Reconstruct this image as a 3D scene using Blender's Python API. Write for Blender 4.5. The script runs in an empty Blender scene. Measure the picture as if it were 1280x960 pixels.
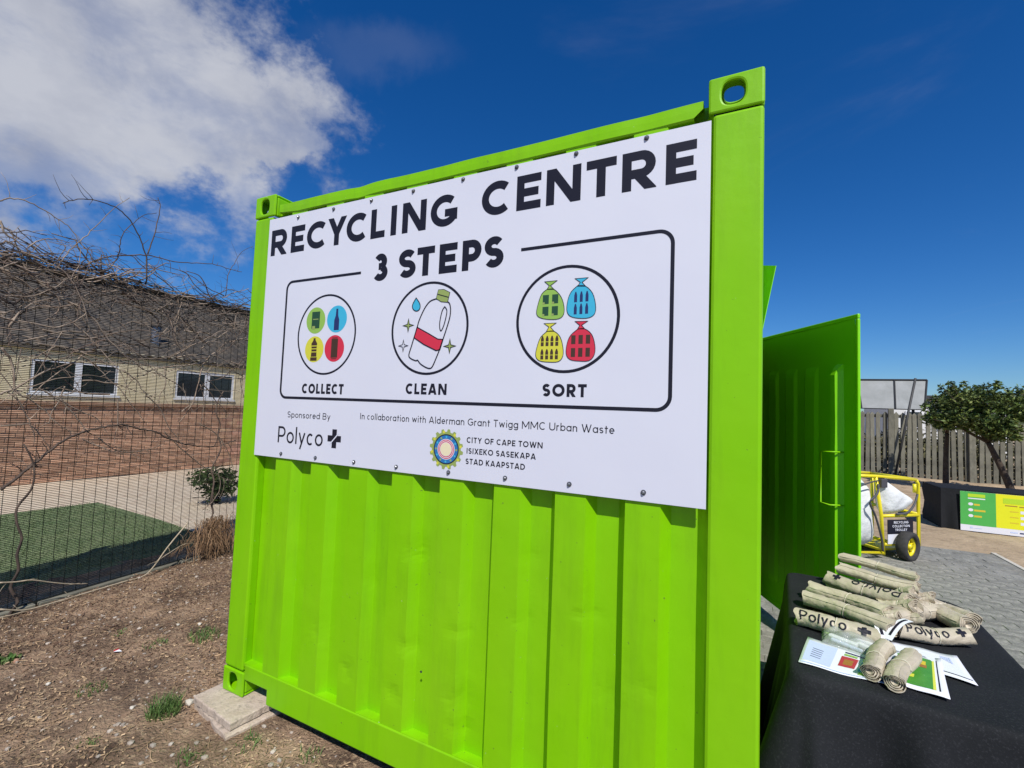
import bpy, bmesh, math, random, json
from mathutils import Vector, Matrix, noise
sc = bpy.context.scene
C = bpy.data.collections.new("Scene Objects"); sc.collection.children.link(C)
R = math.radians
# ------------------------------------------------------------------ camera
CAMP = (2.3701651, -1.5535737, 1.4954674)
RM = ((0.8963960412859053, 0.4416354276305213, 0.03784555757968239), (0.00975327365147153, 0.0657084250105085, -0.997791198866635), (-0.44314671477964274, 0.8947851987735365, 0.05459338087868394))
cd = bpy.data.cameras.new('camera'); cam = bpy.data.objects.new('camera', cd); C.objects.link(cam)
cam.matrix_world = Matrix(((RM[0][0], -RM[1][0], -RM[2][0], CAMP[0]), (RM[0][1], -RM[1][1], -RM[2][1], CAMP[1]), (RM[0][2], -RM[1][2], -RM[2][2], CAMP[2]), (0, 0, 0, 1)))
cd.sensor_width = 36; cd.lens = 570.59 / 1280 * 36; cd.clip_start = .02; cd.clip_end = 2000
sc.camera = cam
# ------------------------------------------------------------------ light
SUN_EL, SUN_AZ = 49.7, 33.7            # azimuth measured from -Y towards +X
to_sun = Vector((math.sin(R(SUN_AZ)) * math.cos(R(SUN_EL)), -math.cos(R(SUN_AZ)) * math.cos(R(SUN_EL)), math.sin(R(SUN_EL))))
sd = bpy.data.lights.new('sun', 'SUN'); sun = bpy.data.objects.new('sun', sd); C.objects.link(sun)
sd.energy = 4.7; sd.angle = R(.53); sd.color = (1, .955, .89)
sun.rotation_euler = to_sun.to_track_quat('Z', 'Y').to_euler(); sun.location = (6, -8, 12)
sc.view_settings.view_transform = 'Standard'; sc.view_settings.look = 'None'; sc.view_settings.exposure = 0; sc.view_settings.gamma = 1
w = bpy.data.worlds.new('World'); sc.world = w; w.use_nodes = True
nt = w.node_tree; N = nt.nodes; L = nt.links; N.clear()
def nd(t, **k):
    n = N.new(t)
    for a, b in k.items(): setattr(n, a, b)
    return n
def vm(op, a, b=None):
    n = nd('ShaderNodeVectorMath', operation=op)
    for i, s in enumerate((a, b)):
        if s is None: continue
        if isinstance(s, (tuple, Vector)): n.inputs[i].default_value = s
        else: L.new(s, n.inputs[i])
    return n.outputs['Value'] if op in ('LENGTH', 'DOT_PRODUCT') else n.outputs[0]
def mt(op, a, b=0., c=None, clamp=False):
    n = nd('ShaderNodeMath', operation=op, use_clamp=clamp)
    for i, s in enumerate((a, b, c)):
        if s is None: continue
        if isinstance(s, (int, float)): n.inputs[i].default_value = s
        else: L.new(s, n.inputs[i])
    return n.outputs[0]
def smooth(v, a, b):
    n = nd('ShaderNodeMapRange', interpolation_type='SMOOTHERSTEP'); L.new(v, n.inputs[0]); n.inputs[1].default_value = a; n.inputs[2].default_value = b
    return n.outputs[0]
sky = nd('ShaderNodeTexSky', sky_type='NISHITA', sun_disc=False)
sky.sun_elevation = R(SUN_EL); sky.sun_rotation = R(180 - SUN_AZ); sky.altitude = 50; sky.air_density = 1.0; sky.dust_density = .35; sky.ozone_density = 4.0
hs = nd('ShaderNodeHueSaturation'); hs.inputs['Hue'].default_value = .5; hs.inputs['Saturation'].default_value = 1.34; hs.inputs['Value'].default_value = 1.0
L.new(sky.outputs[0], hs.inputs['Color'])
gm = nd('ShaderNodeGamma'); gm.inputs[1].default_value = 1.0; L.new(hs.outputs[0], gm.inputs[0])
tint = nd('ShaderNodeMix', data_type='RGBA', blend_type='MULTIPLY'); tint.inputs[0].default_value = 1; L.new(gm.outputs[0], tint.inputs[6]); tint.inputs[7].default_value = (.72, .95, 1.24, 1)
skyc = tint.outputs[2]
tc = nd('ShaderNodeTexCoord'); dv = tc.outputs['Generated']
sx = nd('ShaderNodeSeparateXYZ'); L.new(dv, sx.inputs[0]); dz = sx.outputs[2]
inv = mt('DIVIDE', 1.0, mt('MAXIMUM', mt('ADD', dz, .06), .03))
scn = nd('ShaderNodeVectorMath', operation='SCALE'); L.new(dv, scn.inputs[0]); L.new(inv, scn.inputs['Scale']); pl = scn.outputs[0]   # cloud-layer plane
def nz(vec, s, det=6, rough=.55, dist=0., sc3=(1, 1, 1), rot=0.):
    mp = nd('ShaderNodeMapping'); L.new(vec, mp.inputs[0]); mp.inputs['Scale'].default_value = sc3; mp.inputs['Rotation'].default_value = (0, 0, rot)
    n = nd('ShaderNodeTexNoise'); L.new(mp.outputs[0], n.inputs['Vector']); n.inputs['Scale'].default_value = s; n.inputs['Detail'].default_value = det
    n.inputs['Roughness'].default_value = rough; n.inputs['Distortion'].default_value = dist
    return n
def cdir(u, v):   # a compass direction of the sky
    a = ((u - 640) / 570.59, (v - 480) / 570.59, 1)
    return Vector([sum(RM[i][j] * a[i] for i in range(3)) for j in range(3)]).normalized()
big = nz(dv, 2.6, 7, .55, 0.)
off = vm('SUBTRACT', big.outputs['Color'], (.5, .5, .5)); offs = nd('ShaderNodeVectorMath', operation='SCALE'); L.new(off, offs.inputs[0]); offs.inputs['Scale'].default_value = .26
fin = nz(dv, 8, 8, .62, 0.); off2 = vm('SUBTRACT', fin.outputs['Color'], (.5, .5, .5)); offs2 = nd('ShaderNodeVectorMath', operation='SCALE'); L.new(off2, offs2.inputs[0]); offs2.inputs['Scale'].default_value = .11
dd = vm('ADD', vm('ADD', dv, offs.outputs[0]), offs2.outputs[0])
def blob(c, right_to, ru, rv):
    c = c.normalized(); u = (right_to - c); u = (u - c * u.dot(c)).normalized(); v = c.cross(u)
    d0 = vm('SUBTRACT', dd, c)
    a = mt('DIVIDE', vm('DOT_PRODUCT', d0, u), ru); b = mt('DIVIDE', vm('DOT_PRODUCT', d0, v), rv)
    e = mt('DIVIDE', vm('DOT_PRODUCT', d0, c), max(ru, rv))
    return mt('SQRT', mt('ADD', mt('ADD', mt('MULTIPLY', a, a), mt('MULTIPLY', b, b)), mt('MULTIPLY', e, e)))
b1 = blob(cdir(-40, 50), cdir(420, 190), .455, .20)
b2 = blob(cdir(310, 165), cdir(420, 210), .15, .050)
b3 = blob(cdir(-420, -330), cdir(0, 0), .55, .30)
bm = mt('MINIMUM', mt('MINIMUM', b1, b2), b3)
e1 = nz(dv, 6.0, 8, .62, .1, (1, 1, 1.5)); e2 = nz(dv, 17, 6, .6, .1, (1, 1, 1.4))
bm = mt('ADD', bm, mt('ADD', mt('MULTIPLY', mt('SUBTRACT', e1.outputs[0], .5), 1.05), mt('MULTIPLY', mt('SUBTRACT', e2.outputs[0], .5), .5)))
dens = smooth(bm, 1.10, .66)
wis = nz(dv, 5.5, 8, .6, .15, (1, 1, 1.7)); wisp = smooth(wis.outputs[0], .30, .62)
mask = mt('MULTIPLY', dens, mt('ADD', mt('MULTIPLY', wisp, .38), .62))
# thin scattered scraps of cloud all over the sky
scr = smooth(nz(pl, .8, 8, .6, .6, (1, 1, 1)).outputs[0], .60, .80)
mask = mt('MAXIMUM', mask, mt('MULTIPLY', scr, .10))
faint = mt('MULTIPLY', smooth(blob(cdir(470, 90), cdir(420, 100), .16, .05), 1.3, .2), .07)
mask = mt('MAXIMUM', mask, faint)
mask = mt('MULTIPLY', mask, .93)
cc = nd('ShaderNodeValToRGB'); shd = nz(dv, 4.2, 7, .58, .1, (1, 1, 1.5)); L.new(shd.outputs[0], cc.inputs[0])
cc.color_ramp.elements[0].position = .36; cc.color_ramp.elements[0].color = (4.6, 4.9, 5.9, 1); cc.color_ramp.elements[1].position = .62; cc.color_ramp.elements[1].color = (6.7, 6.9, 7.6, 1)
mx = nd('ShaderNodeMix', data_type='RGBA'); L.new(mask, mx.inputs[0]); L.new(skyc, mx.inputs[6]); L.new(cc.outputs[0], mx.inputs[7])
bg = nd('ShaderNodeBackground'); L.new(mx.outputs[2], bg.inputs[0]); bg.inputs[1].default_value = .085
wo = nd('ShaderNodeOutputWorld'); L.new(bg.outputs[0], wo.inputs[0])

# ------------------------------------------------------------------ materials
def mat(name, col, rough=.6, col2=None, nscale=6, ndet=4, bump=0., bscale=40, spec=.5, metal=0., coat=0., lo=.35, hi=.65, coord='Object', alpha=None, trans=0., stretch=(1, 1, 1), col3=None, n3=30, bdist=.01):
    m = bpy.data.materials.new(name); m.use_nodes = True; t = m.node_tree; b = t.nodes['Principled BSDF']; ln = t.links.new
    b.inputs['Base Color'].default_value = (*col, 1); b.inputs['Roughness'].default_value = rough; b.inputs['Specular IOR Level'].default_value = spec; b.inputs['Metallic'].default_value = metal
    b.inputs['Coat Weight'].default_value = coat
    if trans: b.inputs['Transmission Weight'].default_value = trans
    if alpha is not None: b.inputs['Alpha'].default_value = alpha
    tcn = t.nodes.new('ShaderNodeTexCoord'); mp = t.nodes.new('ShaderNodeMapping'); mp.inputs['Scale'].default_value = stretch; ln(tcn.outputs[coord], mp.inputs[0])
    out = None
    if col2:
        n = t.nodes.new('ShaderNodeTexNoise'); n.inputs['Scale'].default_value = nscale; n.inputs['Detail'].default_value = ndet; n.inputs['Roughness'].default_value = .62; ln(mp.outputs[0], n.inputs['Vector'])
        r = t.nodes.new('ShaderNodeValToRGB'); r.color_ramp.elements[0].position = lo; r.color_ramp.elements[1].position = hi; r.color_ramp.elements[0].color = (*col, 1); r.color_ramp.elements[1].color = (*col2, 1)
        ln(n.outputs[0], r.inputs[0]); out = r.outputs[0]
        if col3:
            n2 = t.nodes.new('ShaderNodeTexNoise'); n2.inputs['Scale'].default_value = n3; n2.inputs['Detail'].default_value = 5; n2.inputs['Roughness'].default_value = .7; ln(mp.outputs[0], n2.inputs['Vector'])
            r2 = t.nodes.new('ShaderNodeValToRGB'); r2.color_ramp.elements[0].position = .52; r2.color_ramp.elements[1].position = .68; r2.color_ramp.elements[0].color = (0, 0, 0, 1)
            ln(n2.outputs[0], r2.inputs[0]); q = t.nodes.new('ShaderNodeMix'); q.data_type = 'RGBA'; ln(r2.outputs[0], q.inputs[0]); ln(out, q.inputs[6]); q.inputs[7].default_value = (*col3, 1); out = q.outputs[2]
        ln(out, b.inputs['Base Color'])
    if bump:
        n = t.nodes.new('ShaderNodeTexNoise'); n.inputs['Scale'].default_value = bscale; n.inputs['Detail'].default_value = 6; ln(mp.outputs[0], n.inputs['Vector'])
        bp = t.nodes.new('ShaderNodeBump'); bp.inputs['Strength'].default_value = bump; bp.inputs['Distance'].default_value = bdist; ln(n.outputs[0], bp.inputs['Height']); ln(bp.outputs[0], b.inputs['Normal'])
    m['col'] = 1
    return m
def pervar(m, amt=.25, hue=.0):
    """each object (and each loose piece) a little different"""
    t = m.node_tree; b = t.nodes['Principled BSDF']; ln = t.links.new
    src = b.inputs['Base Color'].links[0].from_socket if b.inputs['Base Color'].links else None
    oi = t.nodes.new('ShaderNodeObjectInfo'); ge = t.nodes.new('ShaderNodeNewGeometry')
    a = t.nodes.new('ShaderNodeMath'); a.operation = 'ADD'; ln(oi.outputs['Random'], a.inputs[0]); ln(ge.outputs['Random Per Island'], a.inputs[1])
    f = t.nodes.new('ShaderNodeMath'); f.operation = 'FRACT'; ln(a.outputs[0], f.inputs[0])
    r = t.nodes.new('ShaderNodeMapRange'); ln(f.outputs[0], r.inputs[0]); r.inputs[3].default_value = 1 - amt; r.inputs[4].default_value = 1 + amt
    h = t.nodes.new('ShaderNodeHueSaturation'); ln(r.outputs[0], h.inputs['Value'])
    if hue:
        r2 = t.nodes.new('ShaderNodeMapRange'); ln(ge.outputs['Random Per Island'], r2.inputs[0]); r2.inputs[3].default_value = .5 - hue; r2.inputs[4].default_value = .5 + hue; ln(r2.outputs[0], h.inputs['Hue'])
    if src: ln(src, h.inputs['Color'])
    else: h.inputs['Color'].default_value = b.inputs['Base Color'].default_value
    ln(h.outputs[0], b.inputs['Base Color'])
    return m
M = {}
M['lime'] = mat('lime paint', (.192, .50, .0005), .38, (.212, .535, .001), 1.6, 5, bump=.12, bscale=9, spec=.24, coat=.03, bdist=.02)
def wear(m):
    t = m.node_tree; b = t.nodes['Principled BSDF']; ln = t.links.new; src = b.inputs['Base Color'].links[0].from_socket; tcn = [n for n in t.nodes if n.type == 'TEX_COORD'][0]
    def noise_(s, sc3, lo, hi, det=5):
        mp = t.nodes.new('ShaderNodeMapping'); mp.inputs['Scale'].default_value = sc3; ln(tcn.outputs['Object'], mp.inputs[0]); n = t.nodes.new('ShaderNodeTexNoise'); n.inputs['Scale'].default_value = s; n.inputs['Detail'].default_value = det; n.inputs['Roughness'].default_value = .65
        ln(mp.outputs[0], n.inputs['Vector']); r = t.nodes.new('ShaderNodeMapRange'); r.inputs[1].default_value = lo; r.inputs[2].default_value = hi; ln(n.outputs[0], r.inputs[0]); return r.outputs[0]
    def mixc(f, a, col, amt):
        k = t.nodes.new('ShaderNodeMath'); k.operation = 'MULTIPLY'; ln(f, k.inputs[0]); k.inputs[1].default_value = amt
        q = t.nodes.new('ShaderNodeMix'); q.data_type = 'RGBA'; ln(k.outputs[0], q.inputs[0]); ln(a, q.inputs[6]); q.inputs[7].default_value = (*col, 1); return q.outputs[2]
    c = mixc(noise_(9, (1, 1, .12), .50, .72), src, (.150, .36, .006), .55)
    c = mixc(noise_(1.3, (1, 1, .6), .45, .75), c, (.26, .52, .01), .5)
    c = mixc(noise_(46, (1, 1, 1), .705, .73, 3), c, (.09, .10, .03), .75)
    c = mixc(noise_(70, (1, 1, 1), .765, .78, 2), c, (.55, .60, .4), .7)
    ln(c, b.inputs['Base Color']); rr_ = noise_(5, (1, 1, .3), .3, .75); r2 = t.nodes.new('ShaderNodeMapRange'); ln(rr_, r2.inputs[0]); r2.inputs[3].default_value = .30; r2.inputs[4].default_value = .52; ln(r2.outputs[0], b.inputs['Roughness'])
wear(M['lime'])
M['lime_bounce'] = mat('lime paint lifted for bounce', (.215, .63, .003), .4, (.235, .66, .004), 2, 5, bump=.10, bscale=9, spec=.4, bdist=.02)  # lime paint copy, lightened to stand in for bounce light on the door
M['white'] = mat('printed white board', (.635, .65, .735), .38, (.665, .68, .755), 1.2, 3, bump=.08, bscale=2.2, spec=.45, bdist=.03)
M['ink'] = mat('black ink', (.014, .014, .024), .45, spec=.22)
M['navy'] = mat('navy ink', (.02, .03, .12), .4)
M['igreen'] = mat('ink green', (.27, .47, .08), .4); M['iblue'] = mat('ink blue', (.05, .42, .62), .4); M['iyel'] = mat('ink yellow', (.62, .60, .05), .4); M['ired'] = mat('ink red', (.60, .03, .06), .4)
M['idgreen'] = mat('ink dark green', (.02, .07, .03), .4); M['iolive'] = mat('ink olive', (.28, .36, .10), .4); M['icream'] = mat('ink cream', (.75, .68, .45), .4); M['ibrown'] = mat('ink brown', (.06, .03, .015), .4)
M['iroyal'] = mat('ink royal', (.02, .16, .42), .4); M['sgrey'] = mat('seam grey', (.62, .62, .66), .5)
M['steel'] = mat('screw steel', (.22, .23, .26), .4, metal=.7)
M['rubber'] = mat('washer rubber', (.06, .06, .07), .6)
M['dark'] = mat('dark interior', (.03, .03, .03), .8)
M['slab'] = mat('concrete slab', (.44, .35, .27), .9, (.56, .46, .37), 14, 6, bump=.5, bscale=90, col3=(.30, .25, .2), n3=26)
M['earth'] = mat('bare earth', (.085, .05, .03), .95, (.37, .245, .155), 2.6, 10, bump=1.0, bscale=75, lo=.36, hi=.64, col3=(.47, .34, .21), n3=30, bdist=.025)
M['ground'] = mat('sandy ground', (.33, .24, .15), .95, (.45, .34, .22), 1.6, 8, bump=.8, bscale=12, col3=(.25, .18, .11), n3=5, bdist=.03)
M['turf'] = mat('green turf', (.10, .15, .06), .95, (.19, .23, .11), 5, 6, bump=.6, bscale=150)
M['pale'] = mat('pale paving', (.56, .46, .33), .9, (.66, .56, .42), 5, 5, bump=.3, bscale=60, col3=(.48, .36, .27), n3=12)
M['paver'] = pervar(mat('grey paver', (.17, .165, .145), .9, (.27, .262, .235), 5, 8, bump=.6, bscale=70, col3=(.35, .335, .29), n3=18), .08)
M['joint'] = mat('paver joint sand', (.18, .17, .145), .95, (.27, .255, .22), 20, 5)
M['brick'] = pervar(mat('red-brown brick', (.38, .20, .125), .9, (.53, .335, .225), 9, 5, bump=.4, bscale=60), .28, .012)
M['mortar'] = mat('mortar', (.33, .27, .22), .95, (.4, .34, .27), 8)
M['cream'] = mat('cream plaster', (.62, .53, .33), .9, (.70, .61, .41), 3, 6)
M['wframe'] = mat('white window frame', (.75, .76, .78), .5)
M['glass'] = mat('dark window glass', (.02, .024, .03), .08, spec=.7)
M['roof'] = mat('weathered roof sheet', (.05, .043, .036), .9, (.10, .086, .07), 4, 6, col3=(.15, .115, .08), n3=3)
M['wire'] = mat('black fence wire', (.016, .018, .016), .7, spec=.08)
M['twig'] = pervar(mat('dry twig', (.17, .12, .09), .9, (.36, .285, .22), 9, 4), .35)
M['twigd'] = pervar(mat('dark twig', (.06, .042, .035), .9, (.15, .105, .08), 9, 4), .3)
M['stick'] = mat('pale stick', (.35, .28, .19), .9, (.48, .40, .29), 20, 4)
M['straw'] = pervar(mat('dry roots', (.16, .09, .045), .95, (.30, .19, .11), 15, 4), .35)
M['chip'] = pervar(mat('mulch chips', (.24, .15, .085), .95, (.45, .32, .19), 9, 3), .45)
M['stone'] = pervar(mat('pebble', (.30, .25, .20), .9, (.46, .40, .34), 20, 4), .3)
M['leafg'] = pervar(mat('leaf green', (.085, .125, .022), .6, (.14, .18, .04), 3, 3, spec=.4), .45, .02)
M['leafd'] = pervar(mat('leaf dark', (.03, .055, .015), .6, (.06, .09, .024), 3, 3, spec=.3), .4, .02)
M['grass'] = pervar(mat('grass blade', (.06, .13, .022), .7, (.12, .19, .05), 9, 3), .4, .02)
M['bark'] = mat('bark', (.035, .024, .018), .95, (.075, .055, .04), 12, 6, bump=.8, bscale=40)
M['cloth'] = mat('black tablecloth', (.011, .012, .014), .82, (.017, .018, .021), 3, 4, bump=.25, bscale=7, spec=.2, bdist=.02, col3=(.03, .031, .035), n3=160)
M['kraft'] = pervar(mat('beige bag plastic', (.45, .385, .285), .5, (.54, .47, .355), 14, 5, bump=.55, bscale=55, spec=.5, bdist=.006), .10)
M['string'] = mat('pale string', (.62, .57, .45), .8)
M['paper'] = mat('paper', (.78, .79, .84), .6); M['pgreen'] = mat('leaflet green', (.06, .26, .03), .45, (.08, .31, .04), 30); M['pyel'] = mat('leaflet yellow', (.70, .72, .08), .5); M['pblue'] = mat('leaflet blue', (.02, .32, .62), .5); M['pred'] = mat('leaflet red', (.45, .04, .05), .5); M['pbrown'] = mat('leaflet brown', (.35, .16, .03), .5); M['plil'] = mat('leaflet pale blue', (.55, .62, .85), .5)
M['plastic'] = mat('clear plastic film', (.75, .8, .75), .12, spec=.8, alpha=.34, bump=1.0, bscale=18, bdist=.02)
M['yellow'] = mat('yellow paint', (.72, .60, .008), .4, (.78, .66, .015), 6, coat=.15)
M['tyre'] = mat('tyre rubber', (.028, .026, .026), .85, (.05, .047, .045), 20)
M['bagw'] = mat('white woven bag', (.62, .64, .64), .75, (.74, .75, .74), 6, 5, bump=.6, bscale=12, bdist=.03)
M['bgreen'] = mat('banner green', (.07, .40, .07), .5, (.08, .44, .08), 2); M['byel'] = mat('banner yellow', (.74, .74, .01), .5); M['bwhite'] = mat('banner white', (.74, .74, .80), .5); M['borange'] = mat('banner orange', (.66, .50, .03), .5); M['blime'] = mat('banner lime', (.45, .66, .02), .5)
M['concrete'] = pervar(mat('weathered fence concrete', (.12, .115, .09), .95, (.23, .22, .17), 6, 6, bump=.4, bscale=30, stretch=(1, 1, .5)), .18)
M['panelg'] = mat('pale grey roof sheet', (.24, .25, .24), .7, (.31, .32, .31), 2.5, 5); M['pframe'] = mat('dark frame', (.04, .04, .04), .6)
M['wallw'] = mat('far white wall', (.62, .62, .60), .9, (.7, .7, .68), 2)
M['scrub'] = pervar(mat('olive scrub', (.06, .06, .028), .9, (.14, .13, .06), 3, 3), .5, .02)
M['kerb'] = mat('pale kerb', (.5, .46, .38), .9, (.6, .55, .47), 8)
M['redw'] = mat('red wrapper', (.55, .02, .03), .4)

# ------------------------------------------------------------------ geometry helpers
class MB:
    def __init__(s): s.v = []; s.f = []; s.m = []
    def add(s, vs, fs, mi=0):
        o = len(s.v); s.v += [tuple(v) for v in vs]; s.f += [tuple(i + o for i in f) for f in fs]; s.m += [mi] * len(fs); return s
    def box(s, a, b, mi=0, X=None):
        x0, y0, z0 = a; x1, y1, z1 = b
        vs = [(x0, y0, z0), (x1, y0, z0), (x1, y1, z0), (x0, y1, z0), (x0, y0, z1), (x1, y0, z1), (x1, y1, z1), (x0, y1, z1)]
        if X: vs = [X(v) for v in vs]
        return s.add(vs, [(0, 3, 2, 1), (4, 5, 6, 7), (0, 1, 5, 4), (1, 2, 6, 5), (2, 3, 7, 6), (3, 0, 4, 7)], mi)
    def tube(s, pts, r, n=6, mi=0, cap=True, taper=1.):
        pts = [Vector(p) for p in pts]; rings = []; k = len(pts); up = Vector((.13, .21, .97)); o = len(s.v)
        for i, p in enumerate(pts):
            t = (pts[min(i + 1, k - 1)] - pts[max(i - 1, 0)])
            t = t.normalized() if t.length > 1e-9 else Vector((0, 0, 1))
            a = t.cross(up)
            if a.length < .15: a = t.cross(Vector((1, .1, 0)))
            a.normalize(); b = t.cross(a); rr = (r[i] if isinstance(r, (list, tuple)) else r * (1 + (taper - 1) * i / max(k - 1, 1)))
            s.v += [tuple(p + (a * math.cos(2 * math.pi * j / n) + b * math.sin(2 * math.pi * j / n)) * rr) for j in range(n)]
        fs = [(o + i * n + j, o + i * n + (j + 1) % n, o + (i + 1) * n + (j + 1) % n, o + (i + 1) * n + j) for i in range(k - 1) for j in range(n)]
        if cap: fs += [tuple(o + j for j in range(n))[::-1], tuple(o + (k - 1) * n + j for j in range(n))]
        s.f += fs; s.m += [mi] * len(fs); return s
    def grid(s, fn, nu, nv, mi=0):
        o = len(s.v); s.v += [tuple(fn(i / nu, j / nv)) for j in range(nv + 1) for i in range(nu + 1)]
        fs = [(o + j * (nu + 1) + i, o + j * (nu + 1) + i + 1, o + (j + 1) * (nu + 1) + i + 1, o + (j + 1) * (nu + 1) + i) for j in range(nv) for i in range(nu)]
        s.f += fs; s.m += [mi] * len(fs); return s
    def mesh(s, name, mats, smooth=False):
        me = bpy.data.meshes.new(name); me.from_pydata(s.v, [], s.f)
        for m in (mats if isinstance(mats, list) else [mats]): me.materials.append(M[m] if isinstance(m, str) else m)
        me.polygons.foreach_set('material_index', s.m)
        if smooth: me.polygons.foreach_set('use_smooth', [True] * len(s.f))
        me.update(); return me
    def obj(s, name, mats, parent=None, smooth=False, bevel=0., solid=0.):
        o = bpy.data.objects.new(name, s.mesh(name, mats, smooth)); C.objects.link(o)
        if parent: o.parent = parent
        if bevel:
            b = o.modifiers.new('bevel', 'BEVEL'); b.width = bevel; b.segments = 2; b.limit_method = 'ANGLE'; b.angle_limit = R(40); b.harden_normals = False
        if solid:
            b = o.modifiers.new('solid', 'SOLIDIFY'); b.thickness = solid; b.offset = 0
        return o
def tag(o, label=None, cat=None, group=None, kind=None):
    if label: o['label'] = label
    if cat: o['category'] = cat
    if group: o['group'] = group
    if kind: o['kind'] = kind
    return o
def thing(name, label, cat, loc=(0, 0, 0), group=None):
    o = bpy.data.objects.new(name, None); o.empty_display_size = .2; C.objects.link(o); o['label'] = label; o['category'] = cat
    if group: o['group'] = group
    return o
def curve(pts, sub=4):
    """Catmull-Rom through points"""
    P = [Vector(p) for p in pts]; out = []
    for i in range(len(P) - 1):
        a, b, c, d = P[max(i - 1, 0)], P[i], P[i + 1], P[min(i + 2, len(P) - 1)]
        for k in range(sub):
            t = k / sub; out.append(.5 * ((2 * b) + (c - a) * t + (2 * a - 5 * b + 4 * c - d) * t * t + (3 * b - a - 3 * c + d) * t ** 3))
    return out + [P[-1]]
rng = random.Random(7)
G = -.06
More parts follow.
